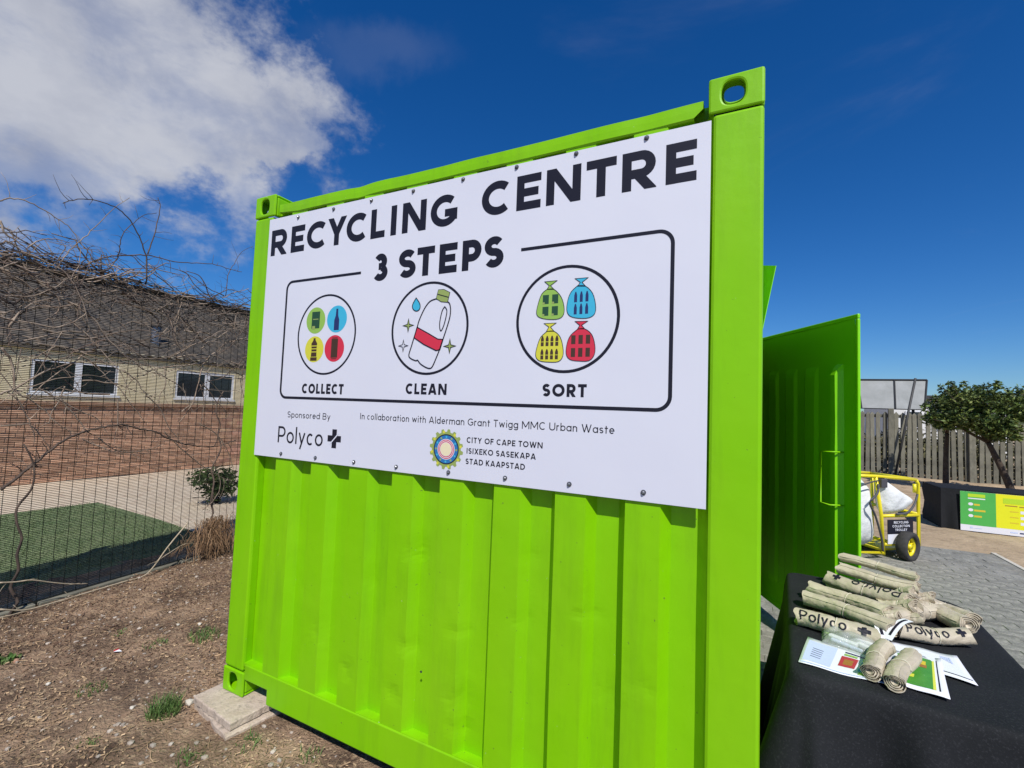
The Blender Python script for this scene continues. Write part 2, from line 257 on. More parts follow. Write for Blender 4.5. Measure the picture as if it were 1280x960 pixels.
D = json.loads(r'''{"bottle":[[1.2353,1.9434],[1.2044,1.9344],[1.1788,1.9062],[1.1541,1.8588],[1.1441,1.8254],[1.1308,1.7845],[1.1191,1.7472],[1.1074,1.7097],[1.1177,1.6945],[1.1463,1.6843],[1.1554,1.6864],[1.17,1.6714],[1.1982,1.6564],[1.2209,1.6511],[1.2338,1.6598],[1.2496,1.6925],[1.2651,1.7286],[1.2802,1.7719],[1.2952,1.8149],[1.3097,1.8651],[1.3092,1.9051],[1.2933,1.9281]],"cap":[[1.2466,1.9796],[1.2731,1.9789],[1.3026,1.964],[1.2934,1.9259],[1.2626,1.9303],[1.2379,1.9447]],"band":[[1.144,1.8276],[1.208,1.7965],[1.2539,1.7728],[1.2803,1.7704],[1.2669,1.7286],[1.2477,1.7254],[1.1834,1.7528],[1.1309,1.783]],"handle":[[1.2814,1.9069],[1.2693,1.8894],[1.2603,1.8458],[1.262,1.8164],[1.2695,1.8073],[1.2813,1.8301],[1.2906,1.8661],[1.2927,1.8916]],"drop":[[1.1315,1.9548],[1.1169,1.933],[1.1132,1.918],[1.1206,1.9046],[1.136,1.8976],[1.1505,1.9027],[1.1552,1.9168],[1.1496,1.933]],"spark":[[1.0965,1.8374],[1.0744,1.7499],[1.3146,1.7419]],"sparkr":[[1.0947,1.8657],[1.0728,1.7751],[1.3131,1.7708]],"bags":[[[1.7346,1.9421],[1.7142,1.926],[1.7014,1.8906],[1.6957,1.8546],[1.7104,1.8373],[1.7491,1.8287],[1.7866,1.8299],[1.8029,1.8451],[1.8033,1.8739],[1.7906,1.9103],[1.7624,1.9398]],[[1.8527,1.9457],[1.8302,1.9265],[1.8179,1.8986],[1.8144,1.8604],[1.8265,1.8373],[1.8596,1.8272],[1.8982,1.827],[1.9187,1.8414],[1.9203,1.8724],[1.9084,1.9139],[1.882,1.9413]],[[1.7403,1.7849],[1.7166,1.765],[1.7038,1.7327],[1.6981,1.6969],[1.7129,1.6771],[1.7513,1.6715],[1.7886,1.673],[1.8047,1.6918],[1.8043,1.7236],[1.7923,1.7623],[1.7678,1.7844]],[[1.8576,1.7882],[1.8321,1.7672],[1.8198,1.7391],[1.817,1.7011],[1.8316,1.68],[1.8644,1.6739],[1.9027,1.6747],[1.921,1.696],[1.9219,1.7298],[1.9095,1.7673],[1.8834,1.7883]]],"knots":[[[1.7245,1.9713],[1.7736,1.9715],[1.748,1.9548],[1.7624,1.9398],[1.7346,1.9421],[1.7432,1.9552]],[[1.842,1.9722],[1.8908,1.9714],[1.8686,1.9564],[1.882,1.9413],[1.8527,1.9438],[1.8621,1.957]],[[1.7274,1.8148],[1.7756,1.8144],[1.7535,1.8006],[1.7678,1.7844],[1.7382,1.7856],[1.7473,1.8008]],[[1.8469,1.8165],[1.8941,1.8153],[1.8714,1.8014],[1.8834,1.7883],[1.8575,1.7895],[1.8649,1.8017]]],"vines":[[1,0.006,[[-2.11,-0.403,2.767],[-2.114,-0.357,2.806],[-2.122,-0.277,2.824],[-2.131,-0.19,2.804],[-2.14,-0.098,2.768],[-2.147,-0.025,2.729],[-2.154,0.041,2.646],[-2.161,0.109,2.575],[-2.165,0.153,2.51],[-2.171,0.21,2.447]]],[1,0.008,[[-2.201,0.513,2.449],[-2.201,0.508,2.623],[-2.199,0.486,2.72],[-2.193,0.431,2.839],[-2.186,0.356,2.947],[-2.178,0.28,3.0],[-2.17,0.196,3.013],[-2.157,0.066,2.995],[-2.145,-0.045,2.928],[-2.142,-0.078,2.891]]],[1,0.006,[[-2.142,-0.078,2.407],[-2.144,-0.063,2.441],[-2.149,-0.013,2.565],[-2.156,0.063,2.685],[-2.164,0.143,2.828],[-2.174,0.238,2.998],[-2.184,0.342,3.133]]],[1,0.007,[[-2.201,0.51,2.711],[-2.204,0.539,2.845],[-2.206,0.56,2.996],[-2.207,0.573,3.154],[-2.205,0.551,3.234]]],[1,0.006,[[-2.171,0.209,2.463],[-2.176,0.259,2.527],[-2.18,0.299,2.64],[-2.18,0.3,2.723],[-2.182,0.321,2.832],[-2.189,0.386,2.934],[-2.195,0.455,3.032],[-2.205,0.553,3.091]]],[1,0.008,[[-2.156,0.056,2.44],[-2.16,0.103,2.494],[-2.168,0.176,2.557],[-2.178,0.28,2.62],[-2.195,0.45,2.682],[-2.207,0.574,2.706],[-2.222,0.724,2.709],[-2.238,0.882,2.751],[-2.257,1.072,2.801],[-2.276,1.261,2.809],[-2.289,1.395,2.818]]],[1,0.006,[[-2.202,0.516,2.625],[-2.212,0.618,2.549],[-2.224,0.743,2.457]]],[1,0.006,[[-2.272,1.218,2.52],[-2.255,1.051,2.557],[-2.239,0.891,2.629],[-2.226,0.763,2.648]]],[1,0.005,[[-2.274,1.235,2.524],[-2.275,1.245,2.732],[-2.28,1.3,2.873],[-2.288,1.379,3.026],[-2.3,1.501,3.133]]],[0,0.006,[[-2.126,-0.244,2.506],[-2.131,-0.185,2.578],[-2.14,-0.099,2.617],[-2.148,-0.017,2.617]]],[0,0.009,[[-2.111,-0.394,2.639],[-2.113,-0.369,2.566],[-2.117,-0.328,2.54],[-2.122,-0.275,2.509],[-2.128,-0.22,2.471]]],[0,0.009,[[-2.112,-0.383,2.478],[-2.115,-0.345,2.505],[-2.121,-0.294,2.481],[-2.127,-0.229,2.446],[-2.134,-0.162,2.41]]],[1,0.006,[[-2.156,0.063,2.435],[-2.156,0.06,2.48],[-2.159,0.087,2.536],[-2.159,0.094,2.617],[-2.163,0.13,2.646]]],[0,0.011,[[-2.113,-0.371,2.316],[-2.121,-0.291,2.299],[-2.131,-0.19,2.343],[-2.142,-0.082,2.387],[-2.156,0.058,2.418],[-2.169,0.186,2.408],[-2.185,0.354,2.372],[-2.197,0.474,2.361],[-2.213,0.635,2.321],[-2.227,0.773,2.289]]],[0,0.01,[[-2.126,-0.243,2.342],[-2.137,-0.128,2.244],[-2.144,-0.057,2.188],[-2.146,-0.041,2.131],[-2.143,-0.07,2.058],[-2.139,-0.112,2.012]]],[0,0.012,[[-2.114,-0.358,2.128],[-2.12,-0.296,2.087],[-2.127,-0.23,2.16],[-2.136,-0.14,2.255],[-2.145,-0.055,2.323]]],[1,0.009,[[-2.15,0.001,2.202],[-2.154,0.041,2.15],[-2.158,0.081,2.097],[-2.164,0.137,2.015],[-2.169,0.195,1.93],[-2.171,0.207,1.852]]],[1,0.008,[[-2.228,0.782,2.393],[-2.23,0.801,2.267],[-2.228,0.783,2.153],[-2.222,0.72,2.069],[-2.211,0.609,2.005]]],[1,0.009,[[-2.157,0.072,2.219],[-2.166,0.156,2.28],[-2.177,0.273,2.326],[-2.189,0.385,2.346],[-2.204,0.538,2.333],[-2.219,0.685,2.315]]],[1,0.008,[[-2.268,1.183,2.43],[-2.275,1.253,2.344],[-2.276,1.261,2.244],[-2.281,1.307,2.211]]],[1,0.007,[[-2.242,0.924,2.199],[-2.266,1.159,2.204],[-2.301,1.513,2.195]]],[0,0.008,[[-2.113,-0.37,2.303],[-2.125,-0.246,2.241],[-2.134,-0.159,2.206],[-2.141,-0.091,2.194]]],[0,0.009,[[-2.12,-0.304,1.919],[-2.125,-0.252,2.041],[-2.133,-0.175,2.13],[-2.151,0.011,2.22]]],[1,0.014,[[-2.176,0.265,2.447],[-2.189,0.388,2.313],[-2.201,0.513,2.24],[-2.213,0.63,2.16],[-2.213,0.628,2.088]]],[0,0.013,[[-2.123,-0.265,0.813],[-2.129,-0.209,0.86],[-2.136,-0.143,0.935],[-2.143,-0.073,1.006],[-2.15,-0.001,1.087],[-2.159,0.088,1.157],[-2.168,0.183,1.199],[-2.18,0.299,1.228],[-2.192,0.423,1.246],[-2.206,0.559,1.204],[-2.219,0.687,1.174],[-2.231,0.809,1.107],[-2.244,0.936,1.055],[-2.261,1.108,1.022],[-2.277,1.27,1.015],[-2.296,1.462,1.065]]],[0,0.009,[[-2.119,-0.311,1.465],[-2.128,-0.216,1.526],[-2.138,-0.117,1.618],[-2.149,-0.009,1.687],[-2.161,0.108,1.73],[-2.173,0.235,1.741],[-2.187,0.371,1.751],[-2.202,0.518,1.758],[-2.223,0.728,1.736]]],[0,0.01,[[-2.118,-0.324,1.778],[-2.122,-0.28,1.715],[-2.125,-0.252,1.607],[-2.126,-0.239,1.496],[-2.132,-0.179,1.45],[-2.14,-0.104,1.438],[-2.15,-0.004,1.457],[-2.16,0.099,1.506]]],[0,0.007,[[-2.152,0.025,1.54],[-2.151,0.009,1.435],[-2.147,-0.031,1.345],[-2.146,-0.041,1.257]]],[0,0.008,[[-2.151,0.008,1.45],[-2.157,0.073,1.361],[-2.164,0.141,1.27],[-2.168,0.183,1.207]]],[1,0.006,[[-2.177,0.265,1.141],[-2.184,0.337,1.074],[-2.194,0.439,1.018],[-2.207,0.573,1.016],[-2.217,0.665,1.036],[-2.228,0.778,1.064]]],[1,0.007,[[-2.189,0.39,1.695],[-2.2,0.498,1.62],[-2.207,0.566,1.521],[-2.217,0.665,1.473]]],[1,0.007,[[-2.225,0.753,1.172],[-2.235,0.846,1.078],[-2.25,1.0,0.938],[-2.269,1.185,0.787],[-2.286,1.359,0.687],[-2.3,1.495,0.629]]],[1,0.007,[[-2.257,1.072,1.238],[-2.274,1.24,1.136],[-2.286,1.357,0.99],[-2.294,1.436,0.82],[-2.297,1.466,0.715]]],[1,0.006,[[-2.254,1.043,1.621],[-2.26,1.097,1.431],[-2.258,1.075,1.2]]],[1,0.006,[[-2.221,0.71,1.761],[-2.224,0.738,1.601],[-2.22,0.696,1.492],[-2.219,0.689,1.368]]],[0,0.006,[[-2.128,-0.224,1.792],[-2.126,-0.237,1.678],[-2.127,-0.234,1.566]]],[0,0.006,[[-2.136,-0.145,1.259],[-2.14,-0.098,1.201],[-2.145,-0.048,1.112]]],[1,0.006,[[-2.265,1.155,0.406],[-2.275,1.25,0.466],[-2.282,1.323,0.592],[-2.279,1.29,0.755],[-2.267,1.175,0.924]]]],"sticks":[[0.012,[[-2.179,0.987,0.332],[-2.163,0.826,0.156],[-2.153,0.726,0.023],[-2.145,0.649,-0.065],[-2.134,0.535,-0.135]]],[0.01,[[-2.134,0.535,-0.135],[-2.119,0.389,-0.177],[-2.102,0.219,-0.182],[-2.086,0.06,-0.157],[-2.066,-0.144,-0.083],[-2.057,-0.225,-0.032]]],[0.009,[[-2.056,-0.242,0.202],[-2.064,-0.162,0.18],[-2.072,-0.079,0.165],[-2.084,0.041,0.107],[-2.095,0.153,0.059],[-2.105,0.253,0.029]]],[0.011,[[-2.057,-0.229,0.022],[-2.069,-0.107,-0.031],[-2.081,0.008,-0.057],[-2.092,0.118,-0.113],[-2.102,0.219,-0.182]]],[0.006,[[-2.152,0.725,0.046],[-2.165,0.852,0.102],[-2.179,0.99,0.142],[-2.197,1.169,0.085]]],[0.008,[[-2.212,1.32,0.233],[-2.205,1.252,0.043],[-2.191,1.106,-0.092],[-2.186,1.062,-0.176],[-2.182,1.017,-0.222]]],[0.008,[[-2.206,1.256,-0.009],[-2.218,1.383,-0.228],[-2.223,1.427,-0.426],[-2.225,1.454,-0.593]]]],"info":{"turf":[[-5.924,0.845,-0.06],[-5.804,1.713,-0.06],[-4.103,1.729,-0.06],[-2.894,1.608,-0.06]],"sand":[[4.501,6.041,-0.06],[4.856,6.082,-0.06],[5.137,6.155,-0.06],[5.176,5.469,-0.06]],"palis":[[5.942,16.801,-0.06],[6.375,15.194,-0.06],[7.93,14.734,-0.06],[8.934,14.786,-0.06]],"bt":[[5.154,7.659,-0.06],[5.332,7.564,-0.06],[6.029,7.583,-0.06]],"wheel":[[3.976,4.792,-0.06],[3.841,5.072,-0.06],[4.291,5.533,-0.06]],"gap":[[2.565,2.979,-0.06],[2.683,2.655,-0.06],[2.519,1.853,-0.06],[2.645,1.845,-0.06]],"tufts":[[-0.149,-0.191,-0.06],[-0.707,0.316,-0.06],[0.171,0.136,-0.06],[-1.374,-0.397,-0.06],[-0.853,0.114,-0.06],[-0.657,-0.276,-0.06],[-1.182,0.07,-0.06],[0.272,-0.309,-0.06],[-0.2,-0.466,-0.06],[0.426,-0.143,-0.06],[0.713,-0.063,-0.06]],"litter":[[-0.97,-0.041,-0.06],[-0.89,-0.37,-0.06],[-0.314,-0.251,-0.06],[-0.059,-0.493,-0.06],[-0.991,0.309,-0.06],[-0.919,0.365,-0.06],[-0.07,-0.098,-0.06]],"hb":[[-8.346,1.514,-0.06],[-7.965,3.622,-0.06],[-7.094,4.698,-0.06]]},"rolls":[[[2.835,1.217,0.83],[3.059,1.102,0.83]],[[2.812,1.154,0.79],[3.053,1.05,0.79]],[[2.754,1.065,0.765],[2.983,0.913,0.765]],[[2.68,0.972,0.74],[2.898,0.806,0.74]],[[2.645,0.859,0.725],[2.888,0.696,0.725]],[[2.59,0.637,0.715],[2.819,0.579,0.715]],[[2.924,0.809,0.72],[3.106,1.004,0.72]],[[3.069,1.145,0.72],[3.177,0.913,0.72]],[[2.922,0.697,0.715],[3.144,0.765,0.715]],[[2.748,0.29,0.715],[2.846,0.517,0.715]],[[2.805,0.255,0.715],[2.905,0.491,0.715]]],"table":[[2.541,0.278,0.684],[2.624,1.385,0.684],[3.22,1.376,0.684],[3.268,1.172,0.684],[3.242,0.642,0.684],[3.049,0.164,0.684],[2.757,0.198,0.684]],"leafA":[[2.561,0.295,0.684],[2.615,0.526,0.684],[2.876,0.446,0.684],[2.796,0.283,0.684]],"leafB":[[2.94,0.277,0.684],[2.766,0.329,0.684],[2.885,0.567,0.684],[3.008,0.573,0.684]],"leafC":[[3.051,0.421,0.684],[2.97,0.422,0.684],[2.832,0.536,0.684],[2.893,0.649,0.684],[3.069,0.632,0.684]],"leafBg":[[2.917,0.299,0.684],[2.806,0.328,0.684],[2.904,0.512,0.684],[2.976,0.52,0.684]],"pack":[[2.668,0.699,0.684],[2.705,0.805,0.684],[2.849,0.644,0.684],[2.774,0.419,0.684],[2.672,0.442,0.684]],"wb":[[2.803,0.616,0.684],[2.851,0.793,0.684],[2.968,0.929,0.684],[2.88,0.662,0.684],[2.824,0.55,0.684]]}''')

# ================================================================== setting
# ground: one sheet to the horizon
mb = MB(); xs = [-300, -60, -20, -9, -5, 0, 5, 10, 20, 60, 300]; ys = [-300, -60, -20, -5, 0, 5, 10, 20, 40, 90, 300]
mb.v = [(x, y, G - .045) for y in ys for x in xs]; n = len(xs); mb.f = [(j * n + i, j * n + i + 1, (j + 1) * n + i + 1, (j + 1) * n + i) for j in range(len(ys) - 1) for i in range(n - 1)]; mb.m = [0] * len(mb.f)
tag(mb.obj('ground', 'ground'), kind='structure')
def fence_x(y): return -2.2 - .1 * y
# bare earth in front of the container, lumpy
def eh(x, y):
    h = .022 * noise.fractal(Vector((x * 1.3, y * 1.3, 0)), .9, 2.1, 4) + .012 * noise.fractal(Vector((x * 9, y * 9, 3)), 1, 2, 3)
    edge = min(1, max(0, (x + 2.75) / .3), ) * 1
    near_c = 1 if not (-.1 < x < 2.5 and y > .05) else .3
    return G + .004 + max(-.006, h * near_c) * edge - .016 * math.exp(-(((x - .12) / .3) ** 2 + ((y + .05) / .22) ** 2) ** 2)
def earth(u, v):
    x = -2.75 + 5.17 * u; y = -2.4 + 7.2 * v * (.45 + .55 * v)
    return (x, y, eh(x, y))
tag(MB().grid(earth, 260, 240).obj('bare_earth', 'earth', smooth=True), kind='structure')
# turf, paving, kerb beyond the mesh fence
def sheet(name, pts, z, m): return tag(MB().add([(x, y, z) for x, y in pts], [tuple(range(len(pts)))]).obj(name, m), kind='structure')
sheet('paving_by_house', [(-8.2, -6), (-2.45, -6), (-2.95, 9), (-8.2, 9)], G - .006, 'pale')
sheet('turf', [(-5.88, -6), (-2.3, -6), (-2.72, 1.6), (-4.1, 1.73), (-5.80, 1.77)], G + .004, 'turf')
mb = MB()
for i in range(26000):
    y = rng.uniform(-1.8, 1.68); x = rng.uniform(-5.8, -2.75)
    if x > -4.1 + (1.73 - y) * 10: continue
    a = rng.uniform(0, 6.28); h = rng.uniform(.015, .032); wv = .0035
    mb.add([(x - wv * math.cos(a), y - wv * math.sin(a), G + .003), (x + wv * math.cos(a), y + wv * math.sin(a), G + .003), (x + rng.uniform(-.02, .02), y + rng.uniform(-.02, .02), G + h)], [(0, 1, 2)])
M['turfb'] = pervar(mat('turf blade', (.10, .16, .06), .8, (.18, .23, .10), 4), .35)
tag(mb.obj('turf_grass', 'turfb'), 'short green turf growing behind the black mesh fence', 'grass', kind='stuff')
mb = MB()
def kp(y): return fence_x(y)
for y0, y1 in ((-2.5, -.02), (0, .98), (1.0, 1.98), (2.0, 2.98)):
    mb.add([(kp(y0) + .05, y0, G - .01), (kp(y0) - .14, y0, G - .01), (kp(y0) - .14, y0, G + .022), (kp(y0) + .05, y0, G + .022), (kp(y1) + .05, y1, G - .01), (kp(y1) - .14, y1, G - .01), (kp(y1) - .14, y1, G + .022), (kp(y1) + .05, y1, G + .022)],
           [(0, 1, 2, 3), (4, 7, 6, 5), (0, 3, 7, 4), (1, 5, 6, 2), (3, 2, 6, 7)])
tag(mb.obj('concrete_edging', M['concrete'], bevel=.006), kind='structure')
# block pavement right of the container
def cobble(name, parentmat, ox, oy, nx, ny, L_, W_, zt, gap, keyf, joint, clip, partname, base):
    root = base; cells = []
    for j in range(ny):
        for i in range(nx):
            x = ox + (i + (.5 if j % 2 else 0)) * L_; y = oy + j * W_
            if clip(x, y): cells.append((keyf(x, y), x, y))
    cells.sort(); return cells
pav = tag(MB().add([(2.43, -2.5, G + .014), (5.17, -2.5, G + .014), (5.17, 6.12, G + .014), (3.2, 6.0, G + .014), (2.43, 6.0, G + .014)], [(0, 1, 2, 3, 4)]).obj('pavement', 'joint'), kind='structure')
def blockmesh(name, lx, ly, lz, ch, m):
    b = MB(); a = (lx / 2, ly / 2); 
    vs = [(sx * a[0], sy * a[1], -lz) for sx, sy in ((-1, -1), (1, -1), (1, 1), (-1, 1))] + [(sx * a[0], sy * a[1], -ch) for sx, sy in ((-1, -1), (1, -1), (1, 1), (-1, 1))] + [(sx * (a[0] - ch), sy * (a[1] - ch), 0) for sx, sy in ((-1, -1), (1, -1), (1, 1), (-1, 1))]
    fs = [(8, 9, 10, 11)]
    for k in range(2):
        for i in range(4): j = (i + 1) % 4; fs.append((k * 4 + i, k * 4 + j, k * 4 + 4 + j, k * 4 + 4 + i))
    b.add(vs, fs); return b
pm = blockmesh('paver', .197, .097, .012, .003, 'paver'); pme = pm.mesh('paver', 'paver')
cells = []
for j in range(86):
    for i in range(15):
        x = 2.54 + (i + (.5 if j % 2 else 0)) * .2; y = -2.4 + j * .1
        if x < 5.08 and y < 6.05:
            q = Vector((x - CAMP[0], y - CAMP[1], 0)); dep = -.443 * q.x + .895 * q.y; lat = .896 * q.x + .4416 * q.y
            vis = dep > .5 and lat / dep < 1.2 and not (2.5 < x < 3.32 and .0 < y < 1.4)
            vis = vis and not (x < 3.0 and y > 1.7 + (x - 2.44) * 0 and x < 3.0)
            cells.append((0 if vis else 1, q.length, x, y))
cells.sort(); rest = MB()
for k, (a, b_, x, y) in enumerate(cells):
    z = G + .006 + rng.uniform(-.0025, .0025); ang = R(rng.uniform(-.8, .8))
    if k < 300:
        o = bpy.data.objects.new('paver', pme); C.objects.link(o); o.parent = pav; o.location = (x, y, z + .012); o.rotation_euler = (R(rng.uniform(-.6, .6)), R(rng.uniform(-.6, .6)), ang)
    else:
        ca, sa = math.cos(ang), math.sin(ang); rest.add([(x + v[0] * ca - v[1] * sa, y + v[0] * sa + v[1] * ca, z + .012 + v[2]) for v in pm.v], pm.f)
tag(rest.obj('pavers', 'paver', pav), kind='stuff')
tag(MB().box((5.175, -2.5, G - .01), (5.225, 6.2, G + .022)).obj('kerb_strip', 'kerb', bevel=.005), kind='structure')
sheet('sandy_strip', [(5.226, -3), (14, -3), (14, 6.3), (5.226, 6.3)], G - .002, 'ground')
# sand humps on the far ground (soft relief)
def sandf(u, v):  # rises gently behind the paving
    x = 2.2 + 12 * u; y = 5.9 + 12 * v
    e = min(1, u * 8, (1 - u) * 8, v * 8, (1 - v) * 8)
    return (x, y, G - .003 + e * max(0, .05 * noise.fractal(Vector((x * .8, y * .8, 5)), 1, 2, 4) + .015 + .05 * max(0, v - .5)))
tag(MB().grid(sandf, 120, 140).obj('sandy_yard', 'ground', smooth=True), kind='structure')

# ================================================================== container
W, H, LEN = 2.438, 2.591, 6.058
cont = thing('shipping_container', 'bright lime green shipping container standing on concrete slabs', 'container')
def oval(n, rx, ry, p=2.6):
    out = []
    for k in range(n):
        a = 2 * math.pi * k / n; c_, s_ = math.cos(a), math.sin(a)
        out.append((rx * math.copysign(abs(c_) ** (2 / p), c_), ry * math.copysign(abs(s_) ** (2 / p), s_)))
    return out
def plate_hole(mb, O, U, V, Nn, w_, h_, hx, hy, cx, cy, t, mi=0):
    """plate w_ x h_ with an oval hole, thickness t towards Nn"""
    O, U, V, Nn = map(Vector, (O, U, V, Nn)); n_ = 32; hole = [(cx + a, cy + b) for a, b in oval(n_, hx, hy)]; rim = []
    for k in range(n_):
        a = 2 * math.pi * k / n_; c_, s_ = math.cos(a), math.sin(a)
        tt = min((w_ - cx) / c_ if c_ > 1e-9 else 9e9, -cx / c_ if c_ < -1e-9 else 9e9, (h_ - cy) / s_ if s_ > 1e-9 else 9e9, -cy / s_ if s_ < -1e-9 else 9e9)
        rim.append([cx + c_ * tt, cy + s_ * tt])
    for X, Y in ((0, 0), (w_, 0), (w_, h_), (0, h_)):
        k = min(range(n_), key=lambda q: (rim[q][0] - X) ** 2 + (rim[q][1] - Y) ** 2); rim[k] = [X, Y]
    P = lambda q, d: O + U * q[0] + V * q[1] + Nn * d
    vs = [P(q, 0) for q in rim] + [P(q, 0) for q in hole] + [P(q, t) for q in rim] + [P(q, t) for q in hole]; fs = []
    for k in range(n_):
        j = (k + 1) % n_
        fs += [(k, j, n_ + j, n_ + k), (2 * n_ + k, 3 * n_ + k, 3 * n_ + j, 2 * n_ + j), (n_ + k, n_ + j, 3 * n_ + j, 3 * n_ + k), (k, 2 * n_ + k, 2 * n_ + j, j)]
    mb.add(vs, fs, mi)
def casting(sx, sy, sz):
    """corner casting; sx/sy/sz = -1 low end, +1 high end of each axis. 162 x 178 x 118 mm, walls 14 mm"""
    a, b, c = .162, .178, .118; x = 0 if sx < 0 else W; y = -.004 if sy < 0 else LEN + .004; z = 0 if sz < 0 else H; t = .014
    X = Vector((-sx, 0, 0)); Y = Vector((0, -sy, 0)); Z = Vector((0, 0, -sz)); O = Vector((x, y, z)); m_ = MB()
    plate_hole(m_, O, X, Z, Y, a, c, .034, .040, .089 if sx > 0 else .078, c / 2, t)                         # end face
    plate_hole(m_, O + Z * .0005 + Y * t, Y, Z, X, b - t, c - .001, .04, .026, b / 2, c / 2, t)              # side face
    plate_hole(m_, O + X * t + Y * t, X, Y, Z, a - t, b - t, .030, .045, a / 2 - t / 2, b / 2 - t / 2, t)    # top/bottom face
    q = O + X * t + Y * t
    def slab(p, u, v, nn):   # closed inner wall, bare steel coloured dark towards the hollow to paint in its shade
        vs = [p, p + u, p + u + v, p + v]; m_.add(vs + [s_ + nn for s_ in vs], [(7, 6, 5, 4), (0, 4, 5, 1), (1, 5, 6, 2), (2, 6, 7, 3), (3, 7, 4, 0)]); m_.add(vs, [(0, 1, 2, 3)], 1)
    slab(O + X * (a - t) + Y * t + Z * t, Y * (b - t), Z * (c - t - .001), X * t)
    slab(O + X * t + Y * (b - t) + Z * t, X * (a - 2 * t - .001), Z * (c - t - .001), Y * t)
    if sz < 0 or sy > 0: slab(O + X * t + Y * t + Z * (c - t), X * (a - 2 * t), Y * (b - 2 * t), Z * (t - .002))
    return m_.obj('corner_casting', ['lime', 'dark'], cont, bevel=.007)
for sx in (-1, 1):
    for sy in (-1, 1):
        for sz in (-1, 1): casting(sx, sy, sz)
# corner posts (slightly proud of the panel, rounded outer edge)
def post(x0, x1, y0, y1):
    m_ = MB(); r = .012; outer = x0 if x0 < 1 else x1
    m_.box((x0, y0, .1205), (x1, y1, H - .1205)); return m_.obj('corner_post', 'lime', cont, bevel=.011)
post(.001, .148, 0, .12); post(2.289, W - .001, 0, .12); post(.001, .148, LEN - .12, LEN); post(2.289, W - .001, LEN - .12, LEN)
# bottom end rail with fork notches next to the castings
m_ = MB(); yb0, yb1 = -.0015, .06
ol = [(.163, .088), (.335, .088), (.335, .019), (W - .335, .019), (W - .335, .088), (W - .163, .088), (W - .163, .164), (.163, .164)]
m_.add([(x, yb0, z) for x, z in ol] + [(x, yb1, z) for x, z in ol], [tuple(range(8)), tuple(range(15, 7, -1))] + [(i, 8 + i, 8 + (i + 1) % 8, (i + 1) % 8) for i in range(8)])
m_.obj('bottom_rail', 'lime', cont, bevel=.006)
MB().box((.163, LEN - .06, .03), (W - .163, LEN, .164)).obj('bottom_rail', 'lime', cont, bevel=.004)
for x0 in (.0, W - .05): MB().box((x0, .18, .03), (x0 + .05, LEN - .18, .16)).obj('side_rail', 'lime', cont, bevel=.004)
for x0 in (.0, W - .06): MB().box((x0, .18, H - .09), (x0 + .06, LEN - .18, H - .03)).obj('top_side_rail', 'lime', cont, bevel=.006)
# top end rail: folded plate, bent at its ends and dented
def trail(u, v):
    x = .20 + 2.055 * u; sag = -.004 * math.sin(math.pi * u) -   .0025 * math.exp(-((x - .75) / .04) ** 2) + .003 * noise.noise(Vector((x * 4, 0, 0)))
    k = v * 6
    prof = [(.07, 2.529), (.006, 2.526), (-.0025, 2.521), (-.003, 2.496), (-.0025, 2.472), (.003, 2.468), (.075, 2.467)]
    y, z = prof[round(k)]; e = max(0, (u - .975) / .025); z2 = z + sag; 
    if v > .5: z2 += .010 * max(0, 1 - u * 14)
    if v > .5: x += -.022 * e
    if v <= .5: x += .006 * e
    y += .004 * noise.noise(Vector((x * 6, 2, 0))) + .004 * math.exp(-((x - .78) / .05) ** 2)
    return (x, y, z2)
MB().grid(trail, 160, 6).obj('top_rail', 'lime', cont, solid=.003)
MB().box((.150, .062, 2.455), (W - .150, .12, 2.542)).obj('header_plate', 'lime', cont, bevel=.004)
MB().box((.163, .03, 2.478), (.30, .06, 2.532)).obj('gusset', 'lime', cont, bevel=.003)
MB().box((.163, LEN - .06, 2.47), (W - .163, LEN, 2.55)).obj('top_rail', 'lime', cont, bevel=.004)
# corrugated end panel with dents
FL = .029; DEP = .045
prof = [(.150, DEP)]
c0 = .295
for k in range(8):
    x = c0 + .249 * k
    prof += [(x - FL, DEP), (x, .0015), (x + .112, .0015), (x + .112 + FL, DEP)]
prof += [(2.292 - .004 - FL, DEP), (2.2925, .004)]
fine = []
for (x0, y0), (x1, y1) in zip(prof, prof[1:]):
    nn = 5 if abs(x1 - x0) > .05 else 3
    for i in range(nn):
        t = i / nn
        fine.append((x0 + (x1 - x0) * t, y0 + (y1 - y0) * t))
fine.append(prof[-1])
dents = [(1.175, .88, .045, .05, .012), (1.155, .50, .03, .03, .010), (.64, .42, .05, .07, .008), (.84, .33, .04, .05, .009), (1.40, .36, .05, .05, .010), (1.40, .62, .04, .02, .007), (1.90, .80, .05, .02, .006), (1.66, .72, .04, .03, .005), (1.10, .30, .05, .04, .009),
         (.52, .60, .03, .03, .006), (1.98, .55, .06, .05, .005), (2.11, .62, .05, .03, .004), (1.42, .26, .04, .03, .010), (1.68, .95, .05, .03, .004), (.93, .72, .03, .05, .005)]
NZ = 150; m_ = MB(); z0, z1 = .158, 2.475
def pz(j): return z0 + (z1 - z0) * j / NZ
for j in range(NZ + 1):
    z = pz(j)
    for x, y in fine:
        dy = .0022 * noise.noise(Vector((x * 3.1, z * 2.3, 1))) + .0009 * noise.noise(Vector((x * 13, z * 9, 4)))
        for dx, dzz, rx, rz, am in dents:
            q = ((x - dx) / rx) ** 2 + ((z - dzz) / rz) ** 2
            if q < 9: dy += .5 * am * math.exp(-q) * (1 + .5 * noise.noise(Vector((x * 40, z * 40, 0))))
        if z > 1.18: dy *= .2
        xx = x + .0022 * noise.noise(Vector((z * 2.5, x * 5, 9)))
        if x in (fine[0][0], fine[-1][0]): xx = x
        m_.v.append((xx, max(y + dy, .0012), z))
